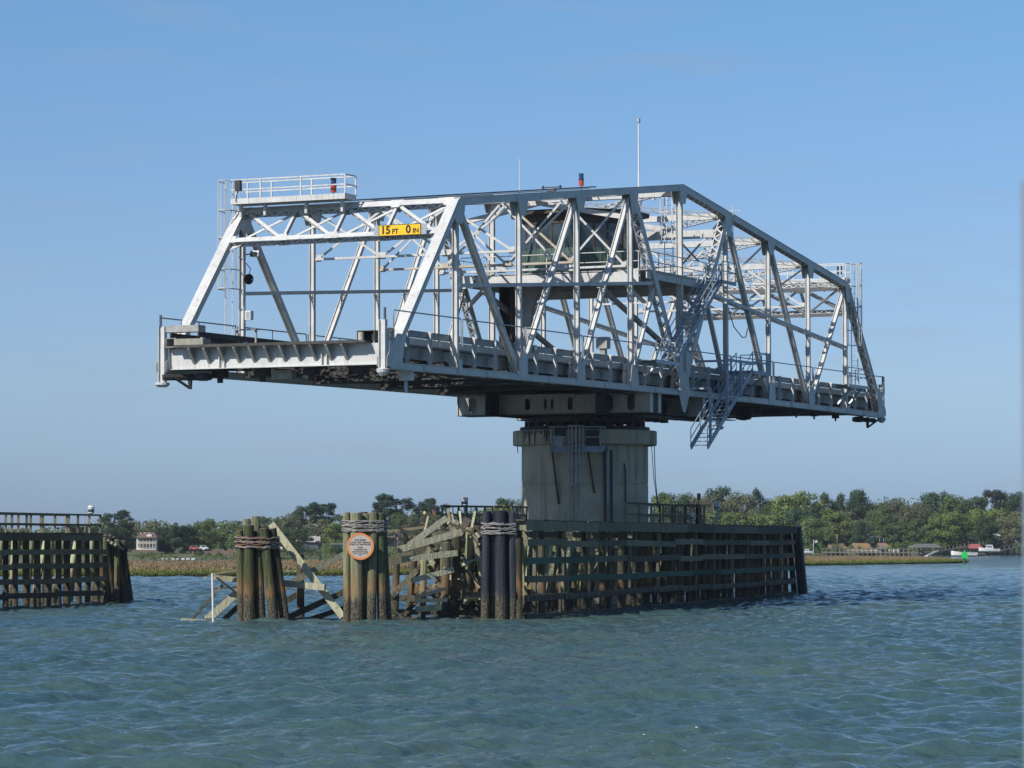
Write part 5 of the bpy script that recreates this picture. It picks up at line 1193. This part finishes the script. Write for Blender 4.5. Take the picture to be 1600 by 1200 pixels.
pbox(e, 'cabinet', 864, 879, zp(702, yF-.8), zp(681, yF-.8), yF-.9, yF-.3, 'galv')
pbox(e, 'cabinet', 916, 936, zp(702, yF-.8), zp(672, yF-.8), yF-.7, yF-.3, 'under')
pbox(e, 'cabinet', 866, 884, zp(681, yF-.8), zp(668, yF-.8), yF-.6, yF-.25, 'under')
e = empty('pier_ladder', (wx(900, yF-1.4), yF-1.2, 4.4), 'pale caged ladder running down the front of the pier', 'ladder')
for px in (889, 910.5): b_ = MB(e.location); b_.tube((wx(px, yF-1), yF-1.2, zp(815, yF-1)), (wx(px, yF-1), yF-1.2, zp(664, yF-1)), .035, n=6); b_.build('side_rail', 'bluesteel', e)
for px, yo in ((894, -1.7), (900, -1.85), (906, -1.7)): b_ = MB(e.location); b_.tube((wx(px, yF+yo), yF+yo, zp(757, yF-1)), (wx(px, yF+yo), yF+yo, zp(665, yF-1)), .026, n=5); b_.build('cage_bar', 'galv', e)
for py in (666, 697, 727, 757): b_ = MB(e.location); z = zp(py, yF-1); b_.path([(wx(889, yF), yF-1.2, z), (wx(894, yF), yF-1.72, z), (wx(900, yF), yF-1.87, z), (wx(906, yF), yF-1.72, z), (wx(910.5, yF), yF-1.2, z)], .045, 5); b_.build('cage_hoop', 'galv', e)
for i in range(17): z = 4.7+i*.29; b_ = MB(e.location); b_.tube((wx(889, yF), yF-1.2, z), (wx(910.5, yF), yF-1.2, z), .014, n=4); b_.build('rung', 'bluesteel', e)

# ------------------------------------------------------------------ timber fender round the pier
class Frame:
    """local frame on the water: t along the wall (away from the viewer), n to the left of it"""
    def __init__(s, x, y, ang): s.o = Vector((x, y, 0)); s.e = Vector((math.sin(ang), math.cos(ang), 0)); s.m = Vector((-math.cos(ang), math.sin(ang), 0))
    def __call__(s, t, n, z): return s.o + s.e*t + s.m*n + Vector((0, 0, z))
jit = lambda a: random.uniform(-a, a)
def wpart(e, name, m, fn, smooth=False):
    b = MB(e.location); fn(b); return b.build(name, m, e)
def pile(e, p, q, r, m, top='endgrain', name='pile'):
    p, q = Vector(p), Vector(q); o = wpart(e, name, [m, top], lambda b: (b.tube(p, q, r*1.06, r*.94, 12, cap=False), setattr(b, 'cur', 1), b.tube(q-(q-p).normalized()*.01, q+(q-p).normalized()*.015, r*.94, r*.86, 12)))
    return o
F = Frame(.22, 135.6, R(15.6)); FL = 66.5; FWD = 11.4; FZ = 4.37
fe = empty('timber_fender', F(FL/2, FWD/2, 0), 'long dark timber fender wall around the concrete pier with green piles behind it', 'fender')
lev = [3.34, 2.52, 1.70, .90, .08]
for li, z in enumerate(lev):
    t = 0.9
    while t < FL-1:
        L_ = min(random.uniform(5.5, 7.5), FL-.6-t); zz = z+jit(.05); m_ = 'wale_green' if (li == 2 and random.random() < .75) or (li == 1 and t < 8) else 'wale'
        wpart(fe, 'wale', m_, lambda b: b.bar(F(t+.02, jit(.02)-.16, zz), F(t+L_-.02, jit(.02)-.16, zz+jit(.04)), .16, .29 if li != 4 else .22, tuple(F.m)))
        t += L_
for k in range(10):
    t = .3+k*6.6; wpart(fe, 'cap_beam', 'wale', lambda b: b.bar(F(t, -.18, 4.10+jit(.03)), F(t+6.58, -.18, 4.10+jit(.03)), .3, .44, tuple(F.m)))
    for n_ in ((FWD+.15,) if t > 25 else ()): wpart(fe, 'cap_beam', 'wale', lambda b: b.bar(F(t, n_, 4.10), F(t+6.58, n_, 4.10), .3, .40, tuple(F.m)))
for k in range(64):
    t = .6+k*1.03
    for a, c in (((-.3, 1.9), (FWD-1.9, FWD+.3)) if t > 27 else ((-.3, .75),)):
        wpart(fe, 'deck_board', 'deckwood', lambda b: b.bar(F(t, a+jit(.05), FZ-.03+jit(.012)), F(t, c, FZ-.03), .98, .07, tuple(F.e)))
for k in range(34):          # front row, upright
    t = .9+k*1.93+jit(.15)
    if t < 24 and k % 2: continue
    pile(fe, F(t+jit(.1), .18, -1.2), F(t+jit(.08), .2, 3.9), .165+jit(.02), 'pile_dark')
for k in range(13): t = 2.5+k*4.9+jit(.5); wpart(fe, 'post', 'wale', lambda b: b.bar(F(t, -.02, -.3), F(t+.1, -.02, 3.9), .26, .14, tuple(F.e)))
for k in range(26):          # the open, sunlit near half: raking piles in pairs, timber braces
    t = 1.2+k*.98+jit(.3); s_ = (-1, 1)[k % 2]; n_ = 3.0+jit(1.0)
    pile(fe, F(t, n_, -1.2), F(t+s_*random.uniform(.3, 1.0), n_-.5+jit(.3), 4.0), .17+jit(.025), 'pile_lit_tone')
for k in range(14):
    t = 1.5+k*1.8+jit(.4); s_ = (-1, 1)[k % 2]; wpart(fe, 'raking_brace', 'plank', lambda b: b.bar(F(t, 2.4+jit(.6), .5), F(t+s_*1.2, 2.0, 3.7), .2, .15, tuple(F.m)))
for k in range(38):          # raking piles behind
    t = 1.8+k*1.72+jit(.3)
    if t < 24: continue
    s_ = random.choice((-1, 1)); pile(fe, F(t+s_*.0, 2.2+jit(.4), -1.2), F(t+s_*random.uniform(.0, 1.1), 1.6+jit(.2), 3.95), .17+jit(.02), 'pile' if random.random() < .85 else 'pile_dark')
for k in range(16):
    t = 2.5+k*4.1+jit(.4); wpart(fe, 'raking_brace', 'pile', lambda b: b.bar(F(t, 1.4, .6), F(t+1.7, 1.4, 3.6), .2, .14, tuple(F.m)))
for k in range(36):
    t = 1+k*1.85+jit(.2)
    if t < 26: continue
    pile(fe, F(t, FWD-.1, -1.2), F(t+jit(.3), FWD-.15, 3.9), .17, 'pile')
for li, z in enumerate(lev[:4]):
    t = 26
    while t < FL-1:
        L_ = min(6.6, FL-.5-t); wpart(fe, 'wale', 'wale', lambda b: b.bar(F(t+.02, FWD+.16, z), F(t+L_-.02, FWD+.16, z+jit(.03)), .16, .27, tuple(F.m))); t += L_
for k in range(14):
    t = 3+k*4.6; c_ = FWD-.2 if t > 26 else 3.6; wpart(fe, 'cross_beam', 'wale', lambda b: b.bar(F(t, 0.2, 3.72), F(t, c_, 3.72), .25, .28, tuple(F.e)))
# far end posts
for i, (dt, dn) in enumerate(((0, -.3), (.5, 0), (1.0, .5), (.9, -.2), (.2, 1.2), (1.3, 1.4), (.4, 2.6), (1.3, 3.4), (.4, 4.8), (1.2, 6.2), (.4, 7.9), (1.1, 9.6), (.2, 11.2))):
    pile(fe, F(FL+dt+.55, dn-.35 if i < 4 else dn, -1.2), F(FL+dt-.3, dn, 4.35+jit(.12)), .19, 'tarp_dark', 'tarp_dark')
for z in lev[:4]: wpart(fe, 'wale', 'wale', lambda b: b.bar(F(FL+.2, .2, z), F(FL+.2, FWD, z), .2, .28, tuple(F.e)))
# railings on the fender platform
def woodrail(label, pts, z0, h, sp, m='wale', picket=0, name='platform_railing', tilt=0):
    e = empty(name, Vector(pts[0])+Vector((0, 0, z0)), label, 'railing')
    for a, c in zip(pts, pts[1:]):
        a, c = Vector(a), Vector(c); Ln = (c-a).length; n_ = max(1, int(Ln/sp))
        for hh_ in (h, h*.45): wpart(e, 'rail', m, lambda b: b.bar(a+Vector((0, 0, z0+hh_)), c+Vector((0, 0, z0+hh_)), .09, .10))
        for i in range(n_+1):
            p = a.lerp(c, i/n_); wpart(e, 'post', m, lambda b: b.bar(p+Vector((0, 0, z0-.1)), p+Vector((jit(tilt), 0, z0+h+.05)), .12, .12))
            if picket and i < n_:
                p = a.lerp(c, (i+.5)/n_); wpart(e, 'picket', 'plank', lambda b: b.bar(p+Vector((0, .05, z0)), p+Vector((jit(.16)-.1, .05, z0+h)), .11, .05))
    return e
woodrail('dark plain railing along the fender edge in front of the pier', [F(27.0, 1.6, 0), F(44.5, 1.6, 0)], FZ, 1.05, 2.8)
woodrail('dark close posted railing right of the pier', [F(41.2, 4.5, 0), F(44.5, 1.6, 0), F(46.5, 1.6, 0)], FZ, 1.12, .75, picket=1)
woodrail('old picket catwalk railing left of the pier above the collapsed timbers', [at(689, 820, 158)*Vector((1, 1, 0)) if False else Vector((wx(689, 158), 158, 0)), Vector((wx(822, 163), 163, 0))], 4.42, .78, .62, 'wale', 1, 'catwalk_railing', .12)
e = empty('catwalk', (wx(750, 160), 160, 4.3), 'narrow plank catwalk behind the collapsed timbers left of the pier', 'walkway')
for i in range(15): x0, x1 = wx(689+i*9, 160), wx(697.4+i*9, 160); wpart(e, 'plank', 'deckwood', lambda b: b.box(x0, x1, 158.2, 162.6, 4.28+jit(.015), 4.36))
for y_ in (158.4, 162.2): wpart(e, 'beam', 'wale', lambda b: b.box(wx(688, 160), wx(824, 160), y_-.1, y_+.1, 4.0, 4.26))
for i in range(6): pile(e, (wx(695+i*24, 160), 158.6, -1), (wx(693+i*24, 160), 158.6, 4.0), .16, 'pile')
# lamps on the fender
def fenderlamp(px, py0, py1, Y, label, body='white'):
    z0, z1 = at(px, py0, Y).z, at(px, py1, Y).z; x = wx(px, Y); e = empty('fender_lamp', (x, Y, z0), label, 'light')
    wpart(e, 'post', 'galv', lambda b: b.tube((x, Y, z0), (x, Y, z1-.45), .05, n=6)); 
    wpart(e, 'lantern', body, lambda b: b.lathe([(.10, z1-.45), (.17, z1-.40), (.17, z1-.12), (.20, z1-.10), (.14, z1)], 12, (x, Y)))
    wpart(e, 'lens', 'glass', lambda b: b.lathe([(.172, z1-.36), (.176, z1-.30), (.172, z1-.20)], 12, (x, Y))); return e
fl = fenderlamp(1120, 818, 785, 176, 'white lantern on a bracket standing on the fender right of the pier railing')
wpart(fl, 'bracket', 'galv', lambda b: b.path([(wx(1109, 176), 176, 4.75), (wx(1120, 176), 176, 4.75), (wx(1127, 176), 176, 5.3)], .04))
fenderlamp(1081, 815, 801, 172, 'tiny pale lamp on the close posted railing right of the pier')
fenderlamp(726, 800, 777, 160, 'pale lantern leaning above the picket catwalk railing')
e = empty('marker_post', (wx(1091.5, 178), 178, FZ), 'dark post with a red box on top beside the pier railing', 'post')
wpart(e, 'post', 'wale', lambda b: b.box(wx(1090.5, 178), wx(1092.5, 178), 177.9, 178.1, FZ, at(0, 780, 178).z)); wpart(e, 'box', 'redroof', lambda b: b.box(wx(1089, 178), wx(1094.5, 178), 177.8, 178.2, at(0, 781, 178).z+.004, at(0, 771, 178).z))
e = empty('folding_frame', (wx(1020, 172), 172, FZ), 'small pale metal frame standing by the right edge of the pier', 'frame')
wpart(e, 'frame', 'white', lambda b: b.path([(wx(1016, 172), 170.5, 4.95), (wx(1016, 172), 170.5, 4.6), (wx(1027, 172), 170.5, 4.6), (wx(1028, 172), 170.5, 5.0)], .04))
for px in (1021, 1024): wpart(e, 'leg', 'white', lambda b: b.tube((wx(px, 172), 170.5, FZ), (wx(px, 172), 170.5, 4.6), .03))

# ------------------------------------------------------------------ pile clusters
def wrap(e, pts, zs, m, r=.024, bulge=.02):
    """wire rope turns round a cluster: closed loops through pts at heights zs"""
    for i, z in enumerate(zs):
        lp = [Vector((x, y, z+jit(.05)+.06*math.sin(2*math.pi*j/len(pts)+i*1.7))) for j, (x, y) in enumerate(pts)]
        wpart(e, 'rope_turn', m if not isinstance(m, (list, tuple)) else random.choice(m), lambda b: b.path(lp+[lp[0]], r, 6))
def hull(pts, off):
    c = Vector((sum(p[0] for p in pts)/len(pts), sum(p[1] for p in pts)/len(pts), 0)); P_ = sorted(set(pts)); 
    def half(P_):
        h = []
        for p in P_:
            while len(h) > 1 and (h[-1][0]-h[-2][0])*(p[1]-h[-2][1])-(h[-1][1]-h[-2][1])*(p[0]-h[-2][0]) <= 0: h.pop()
            h.append(p)
        return h[:-1]
    hh = half(P_)+half(P_[::-1]); out_ = []
    for i, p in enumerate(hh):
        for f in (0,):
            d = (Vector((*p, 0))-c).normalized()*off; out_.append((p[0]+d.x, p[1]+d.y))
    res = []
    for a, b in zip(out_, out_[1:]+out_[:1]): res += [a, ((a[0]+b[0])/2, (a[1]+b[1])/2)]
    return res
def cluster(name, label, cat, Y, specs, zwrap, mwrap, top='endgrain', ncap=None):
    cx = sum(s_[0] for s_ in specs)/len(specs); e = empty(name, (wx(cx, Y), Y, 0), label, cat)
    wp = []
    for px0, py0, px1, r, dy, m in specs:
        zt_ = at(px0, py0, Y).z; q_ = Vector((wx(px0, Y), Y+dy*.75, zt_)); p = Vector((wx(px1, Y), Y+dy, 0)); p = q_+(p-q_)*((zt_+1.3)/zt_)
        o = pile(e, p, q_, r, m, top)
        t = (zwrap-p.z)/(q_.z-p.z); c = p.lerp(q_, t)
        for a in range(8): wp.append((round(c.x+(r+.03)*math.cos(a*math.pi/4), 3), round(c.y+(r+.03)*math.sin(a*math.pi/4), 3)))
    hp = hull(wp, .0)
    wrap(e, hp, [zwrap+(i-4.5)*.052 for i in range(10)], mwrap)
    return e
Y1 = 131.2
cluster('pile_cluster', 'ragged cluster of leaning mossy piles with rusty rope band, leftmost in the water', 'pile cluster', Y1, [
    (374.5, 829, 378, .165, .1, 'pile_mossy'), (390, 821, 391, .235, -.25, 'pile_mossy'), (399, 807, 399, .19, .5, 'pile'), (385, 811, 386, .17, .55, 'pile'),
    (413, 826, 429, .215, -.15, 'pile_mossy'), (425, 826, 446, .20, .25, 'pile_dark'), (403, 832, 409, .19, .05, 'pile_mossy'), (408, 822, 438, .18, .7, 'pile_dark')], 3.35, ('cable', 'cable_rust', 'cable_rust'))
cluster('pile_cluster', 'upright green and orange stained pile cluster carrying the round orange sign', 'pile cluster', Y1, [
    (541.5, 801, 543, .165, .05, 'pile'), (557, 802, 559, .27, -.2, 'pile'), (573, 803, 572, .20, .25, 'pile'), (584, 801, 581, .20, -.1, 'pile'),
    (593, 802, 598, .21, .12, 'pile_mossy'), (597, 805, 606, .17, .5, 'pile_dark'), (550, 803, 553, .2, .6, 'pile_dark'), (567, 800, 568, .2, .65, 'pile_dark')], 4.05, 'cable')
cluster('pile_cluster', 'dark blue coated pile cluster at the near corner of the fender wall', 'pile cluster', 134.3, [
    (760, 799, 758, .185, 0, 'tarp'), (770, 799, 769, .15, .25, 'tarp'), (782, 798, 783, .25, -.15, 'tarp'), (791, 800, 793, .2, .2, 'tarp'), (800, 801, 801, .17, .02, 'tarp'),
    (766, 802, 764, .18, .6, 'tarp'), (795, 802, 797, .18, .7, 'tarp')], 3.95, 'cable', 'tarp')
# round warning sign
sy = Y1-.62; sx_, sz_ = wx(563.5, sy), at(563.5, 853.5, sy).z; sr = 21.2/4851.66*sy
e = empty('round_sign', (sx_, sy, sz_), 'round grey sign with orange rim and black idle speed lettering on the pile cluster', 'sign', (0, 0, R(-4)))
b_ = MB(); n = 40
for r0, r1, y0, m in ((0, sr*.84, -.012, 'signgrey'),):
    b_.add([(0, y0, 0)]+[(r1*math.cos(2*math.pi*i/n), y0, r1*math.sin(2*math.pi*i/n)) for i in range(n)], [(0, i+1, (i+1) % n+1) for i in range(n)]); b_.build('sign_face', m, e)
b_ = MB(); ring = []
for r_, y_ in ((sr*.84, -.006), (sr*.845, -.02), (sr, -.02), (sr, .012), (0.02, .012)):
    ring += [(r_*math.cos(2*math.pi*i/n)*(1+(.0 if r_ < sr*.9 else -.045*math.exp(-((2*math.pi*i/n-1.05)/.35)**2))), y_, r_*math.sin(2*math.pi*i/n)*(1+(.0 if r_ < sr*.9 else -.045*math.exp(-((2*math.pi*i/n-1.05)/.35)**2)))) for i in range(n)]
b_.add(ring, [(j*n+i, j*n+(i+1) % n, (j+1)*n+(i+1) % n, (j+1)*n+i) for j in range(4) for i in range(n)]); b_.build('rim', 'orange', e)
for txt, z_, s_ in (('IDLE SPEED', .255, .088), ('UNTIL NEXT BRIDGE', .155, .088), ('STRICTLY ENFORCED', .065, .088), ('FINES', -.055, .08), ('$1025.00 OR', -.145, .088), ('30 DAYS IN JAIL', -.235, .088), ('COUNTY ORDINANCE CODE', -.315, .042), ('TOWN', -.365, .042)):
    me = text_mesh(txt, s_, .002); me.materials.append(M['black']); o = link('lettering', me, e, (0, -.0155, z_), (math.pi/2, 0, 0))
    w_ = max(v.co.x for v in me.vertices)*2; lim = 2*math.sqrt(max(.01, (sr*.80)**2-(abs(z_)+s_*.4)**2)); o.scale.x = min(1.1, lim/w_)
for z_ in (.365, -.44): b_ = MB(); b_.tube((0, -.02, z_), (0, .0, z_), .016); b_.build('bolt', 'dark_metal', e)
for z_ in (.2, -.2): b_ = MB(); b_.box(-.42, .42, .014, .2, z_-.04, z_+.04); b_.build('batten', 'galv', e)

# ------------------------------------------------------------------ collapsed fender nose
nose = empty('collapsed_fender', (wx(680, 137), 137, 0), 'tangle of broken pale planks and dark timbers between the signed piles and the blue piles', 'fender')
left_ = empty('collapsed_fender', (wx(470, 135), 135, 0), 'collapsed beams crossing between the two leftmost pile clusters', 'fender')
def tim(e, x0, y0, x1, y1, thpx, Y0_, Y1_, m, dep=.16, name='plank'):
    p, q_ = at(x0, y0, Y0_), at(x1, y1, Y1_); th = thpx/4851.66*(Y0_+Y1_)/2
    o = wpart(e, name, m, lambda b: b.bar(p, q_, dep, th, (0, 1, 0)))
    return o, p, q_
def bolts(e, p, q_, fr, dep):
    for f in fr: c = Vector(p).lerp(Vector(q_), f); wpart(e, 'bolt', 'galv', lambda b: b.tube(c+Vector((0, -dep/2-.02, 0)), c+Vector((0, -dep/2+.02, 0)), .045, n=8))
for a in ((622, 859, 721, 831, 10.5, 133.2, 134.2, 'plank'), (629, 874, 714, 864, 9.5, 133.4, 134.2, 'plank'), (644, 907, 708, 890, 8.5, 133.5, 134.5, 'plank'), (650, 952, 689, 949, 9, 133.6, 134, 'plank')):
    o, p, q_ = tim(nose, *a, dep=.17); bolts(nose, p, q_, (.18, .80), .17)
for a in ((649, 933, 695, 920, 5.5, 133.8, 134.6, 'brokenwood'), (650, 939, 698, 937, 6, 133.3, 134, 'brokenwood'), (640, 851, 697, 810, 9.5, 134.6, 136.6, 'plank'), (600, 813, 653, 841, 4.5, 133.9, 135.2, 'brokenwood'),
          (663, 801, 689, 813, 4.5, 136, 137, 'brokenwood'), (700, 817, 741, 834, 4.5, 135.2, 136, 'brokenwood'), (669, 807, 663, 831, 3, 136.5, 136.2, 'brokenwood'), (600, 831, 661, 824, 4, 139, 140, 'brokenwood'),
          (686, 827, 717, 829, 4, 137, 137.5, 'brokenwood'), (676, 796, 683, 817, 3.5, 138, 138, 'cable_rust'), (724, 882, 753, 870, 4, 134.2, 136, 'plank'), (727, 938, 750, 933, 3.5, 134.4, 136, 'plank'), (714, 967, 743, 963, 3.5, 134.2, 136, 'plank'),
          (712, 843, 731, 812, 11, 138, 140, 'deckwood'), (734, 838, 742, 800, 4, 137, 138, 'plank'), (700, 795, 705, 836, 4, 139, 138.4, 'wale'), (676, 918, 690, 900, 3, 135, 136, 'brokenwood'),
          (746, 836, 752, 832, 9, 135.2, 136, 'plank'), (688, 855, 700, 850, 6, 137.5, 138, 'plank'), (718, 800, 722, 830, 3, 141, 140, 'plank'), (706, 803, 711, 826, 3, 141, 141, 'brokenwood')):
    tim(nose, *a, dep=.13)
for a in ((603, 878, 646, 868, 15, 136.5, 137, 'wale'), (606, 935, 652, 935, 9.5, 135.2, 135.2, 'wale'), (606, 956, 756, 957, 8, 135.6, 136, 'wale'), (612, 932, 650, 892, 9, 135.0, 136, 'wale'), (630, 962, 655, 935, 7, 135.4, 136, 'wale'),
          (700, 918, 756, 905, 10, 136.4, 138, 'wale'), (704, 945, 752, 928, 11, 135.2, 137, 'wale'), (690, 866, 756, 848, 14, 138, 140, 'wale'), (716, 893, 756, 884, 9, 137, 138, 'wale'), (650, 862, 690, 842, 12, 138.5, 139, 'wale'),
          (605, 966, 755, 966, 4, 134.6, 135, 'wale'), (640, 838, 700, 836, 6, 140, 141, 'wale'), (700, 836, 756, 830, 6, 139, 140, 'wale')):
    tim(nose, *a, dep=.22, name='beam')
for x0, y0, x1, r, Y, m in ((648, 874, 632, .15, 136.2, 'pile_dark'), (663, 876, 658, .16, 134.9, 'pile'), (699, 848, 690, .2, 135.4, 'pile_dark'), (714, 838, 709, .21, 136, 'pile_dark'), (737, 838, 733, .155, 137.5, 'pile'), (747, 822, 752, .2, 137.4, 'pile_dark'),
                            (705, 858, 700, .16, 139, 'pile_dark'), (726, 846, 722, .16, 139.6, 'pile_mossy'), (683, 846, 684, .14, 141, 'pile_dark'), (620, 870, 616, .17, 137.8, 'pile_dark')):
    z1 = at(x0, y0, Y).z; zb_ = at(x1, 968, Y).z; pile(nose, (wx(x1, Y), Y, -1.2), (wx(x0, Y), Y, z1), r, m)
for i in range(34):          # fallen beams deeper in the tangle
    x, y = random.uniform(632, 735), random.uniform(836, 945); a = random.choice((-1, 1))*random.uniform(.2, 1.2); L_ = random.uniform(18, 42)
    x2 = min(757, x+L_*math.cos(a)); Y_ = random.uniform(136, 140); tim(nose, x, y, x2, min(966, y+L_*math.sin(a)), random.uniform(4, 8), Y_, Y_+jit(1.5), random.choice(('wale', 'wale', 'plank', 'pile_mossy')), .16, 'beam')
for i in range(34):          # splintered ends and loose sticks in the wreck
    x, y = random.uniform(688, 752), random.uniform(820, 955); a = random.uniform(-1.4, 1.4); L_ = random.uniform(5, 15)
    tim(nose, x, y, x+L_*math.cos(a), y+L_*math.sin(a), random.uniform(1.4, 3.2), random.uniform(134.6, 139), random.uniform(135, 139), random.choice(('brokenwood', 'plank', 'wale', 'wale')), .06, 'splinter')
for a in ((424, 819, 536, 964, 11, 133.4, 132.3, 'plank'), (442, 911, 508, 918, 10, 132.8, 132.0, 'plank'), (484, 894, 540, 865, 9, 134.6, 136, 'plank')):
    o, p, q_ = tim(left_, *a, dep=.16); bolts(left_, p, q_, (.9,), .16)
for a in ((442, 920, 486, 893, 10, 133.6, 134.6, 'wale'), (450, 965, 540, 924, 9.5, 133.2, 134.8, 'wale'), (478, 970, 538, 950, 8, 133.8, 135, 'wale'), (442, 942, 466, 928, 9, 134.2, 135, 'wale'), (444, 969, 540, 970, 5, 134, 134.4, 'wale')):
    tim(left_, *a, dep=.2, name='beam')
pile(left_, (wx(471, 134.4), 134.4, -1.2), (wx(469.5, 134.4), 134.4, at(0, 867, 134.4).z), .17, 'pile_dark', 'endgrain')
wk = empty('wrecked_walkway', (wx(330, 132), 132, 0), 'wrecked small walkway frame with a white pipe leaning left of the first pile cluster', 'wreckage')
for a in ((320, 903, 334, 896, 2, 131.8, 132.4, 'plank'), (332, 897, 372, 891, 3, 132.2, 132.8, 'brokenwood'), (334, 902, 371, 906, 8, 132.8, 133, 'plank'), (299, 969, 348, 914, 4, 132.6, 133.2, 'wale'), (322, 969, 372, 925, 12, 132.9, 133.6, 'plank'),
          (348, 970, 374, 946, 8, 133.4, 134, 'wale'), (283, 968, 322, 970, 4, 132.4, 132.4, 'plank'), (328, 920, 370, 917, 3, 133.4, 133.6, 'wale'), (300, 971, 372, 971, 3.5, 133, 133, 'wale'), (339, 903, 368, 925, 3, 132.5, 133.2, 'brokenwood')):
    tim(wk, *a, dep=.14)
wpart(wk, 'pipe', 'white', lambda b: b.tube((wx(335, 131.9), 131.9, -.8), (wx(332.5, 131.9), 131.9, at(0, 895.5, 131.9).z), .045, n=8))

# ------------------------------------------------------------------ second fender at the left edge
G = Frame(-21.2, 175.4, R(14.5)+math.pi); GL = 42      # t runs toward the viewer
ge = empty('timber_fender', G(GL/2, -4, 0), 'second timber fender with open railing at the left edge of the frame', 'fender')
# here +n points to the channel side (right in view)
gl = [2.86, 2.12, 1.34, .62]
for li, z in enumerate(gl):
    t = 4.6+li*.25
    while t < GL:
        L_ = random.uniform(5, 7); wpart(ge, 'wale', 'wale', lambda b: b.bar(G(t, .14, z+jit(.04)), G(t+L_-.04, .14, z+jit(.04)), .16, .28, tuple(G.m))); t += L_
for k in range(7): wpart(ge, 'cap_beam', 'wale', lambda b: b.bar(G(5.6+k*6, .12, 3.62), G(11.55+k*6, .12, 3.62), .3, .36, tuple(G.m)))
for k in range(38): t = 6+k*1.03; wpart(ge, 'deck_board', 'deckwood', lambda b: b.bar(G(t, .3, 3.83), G(t, -1.9, 3.83), .98, .07, tuple(G.e)))
for k in range(30): t = 1.2+k*1.38+jit(.2); pile(ge, G(t, -.16, -1.2), G(t+jit(.12), -.22, 3.45), .17+jit(.02), 'pile_mossy' if k % 3 else 'pile_dark')
for k in range(34): t = .6+k*1.2+jit(.3); pile(ge, G(t, -2.6+jit(.5), -1.2), G(t+jit(.8), -2.0, 3.6), .17, 'pile_lit_tone')
for k in range(24): t = .8+k*1.7+jit(.2); pile(ge, G(t, -8.2, -1.2), G(t+jit(.2), -8.2, 3.6), .17, 'pile_dark')
for z in (2.9, 2.1): wpart(ge, 'wale', 'wale', lambda b: b.bar(G(0, -8.5, z), G(GL, -8.5, z), .16, .28, tuple(G.m)))
tim(ge, 131, 884, 161, 917, 6, 170, 171.5, 'plank', .14, 'brace')
for i in range(16):
    px = 158+i*2.7+jit(1); pyt = 832+i*1.1+jit(3); Y = 173.5+jit(1.0)+i*.15; pile(ge, (wx(px+9+i*.15, Y), Y, -1.2), (wx(px-5, Y), Y-.4, at(0, pyt, Y).z), .18, 'pile_dark' if i < 12 else 'tarp', 'endgrain' if i < 12 else 'tarp')
for i in range(6): tim(ge, 150+i*6, 836+i*3, 162+i*6, 842+i*3+jit(3), 4, 172, 173, random.choice(('plank', 'wale')), .12, 'plank')
woodrail('dark post and rail walkway railing on the left fender', [G(5.5, .05, 0), G(GL, .05, 0)], 3.86, .98, 1.55, 'wale', 0, 'fender_railing')
woodrail('second railing line behind the first on the left fender', [G(5.5, -1.8, 0), G(GL, -1.8, 0)], 3.86, .98, 1.9, 'wale', 0, 'fender_railing')
fenderlamp(143, 806, 790, 172, 'white topped lamp at the right end of the left fender railing')
e = empty('whip_pole', (wx(133.5, 172), 172, 3.9), 'very thin pole beside the lamp on the left fender', 'pole'); wpart(e, 'pole', 'galv', lambda b: b.tube((wx(133.5, 172), 172, 3.9), (wx(133.5, 172), 172, at(0, 783, 172).z), .025, .012, 5))

# ------------------------------------------------------------------ stanchion of the viewer's boat
e = empty('boat_stanchion', (wx(1603, 3), 3, -.2), 'out of focus pale blue grey post at the extreme right edge', 'post')
wpart(e, 'post', 'stanchion', lambda b: (b.tube((.4955, 3, -.2), (.4995, 3, 3.75), .0085, .0055, 16)))

# ------------------------------------------------------------------ thin river haze
hz = MB(); hz.box(-2600, 2600, -350, 5100, -3.2, 31)
hm = bpy.data.materials.new('river_haze'); hm.use_nodes = True; hn = hm.node_tree; hn.nodes.clear()
ho = hn.nodes.new('ShaderNodeOutputMaterial'); pv = hn.nodes.new('ShaderNodeVolumePrincipled'); pv.inputs['Color'].default_value = (.80, .88, 1, 1); pv.inputs['Density'].default_value = .00010
pv.inputs['Anisotropy'].default_value = .2
hn.links.new(pv.outputs[0], ho.inputs['Volume']); M['haze'] = hm
stuff(tag(hz.build('haze', 'haze'), 'thin pale blue haze softening the far bank', 'haze'))
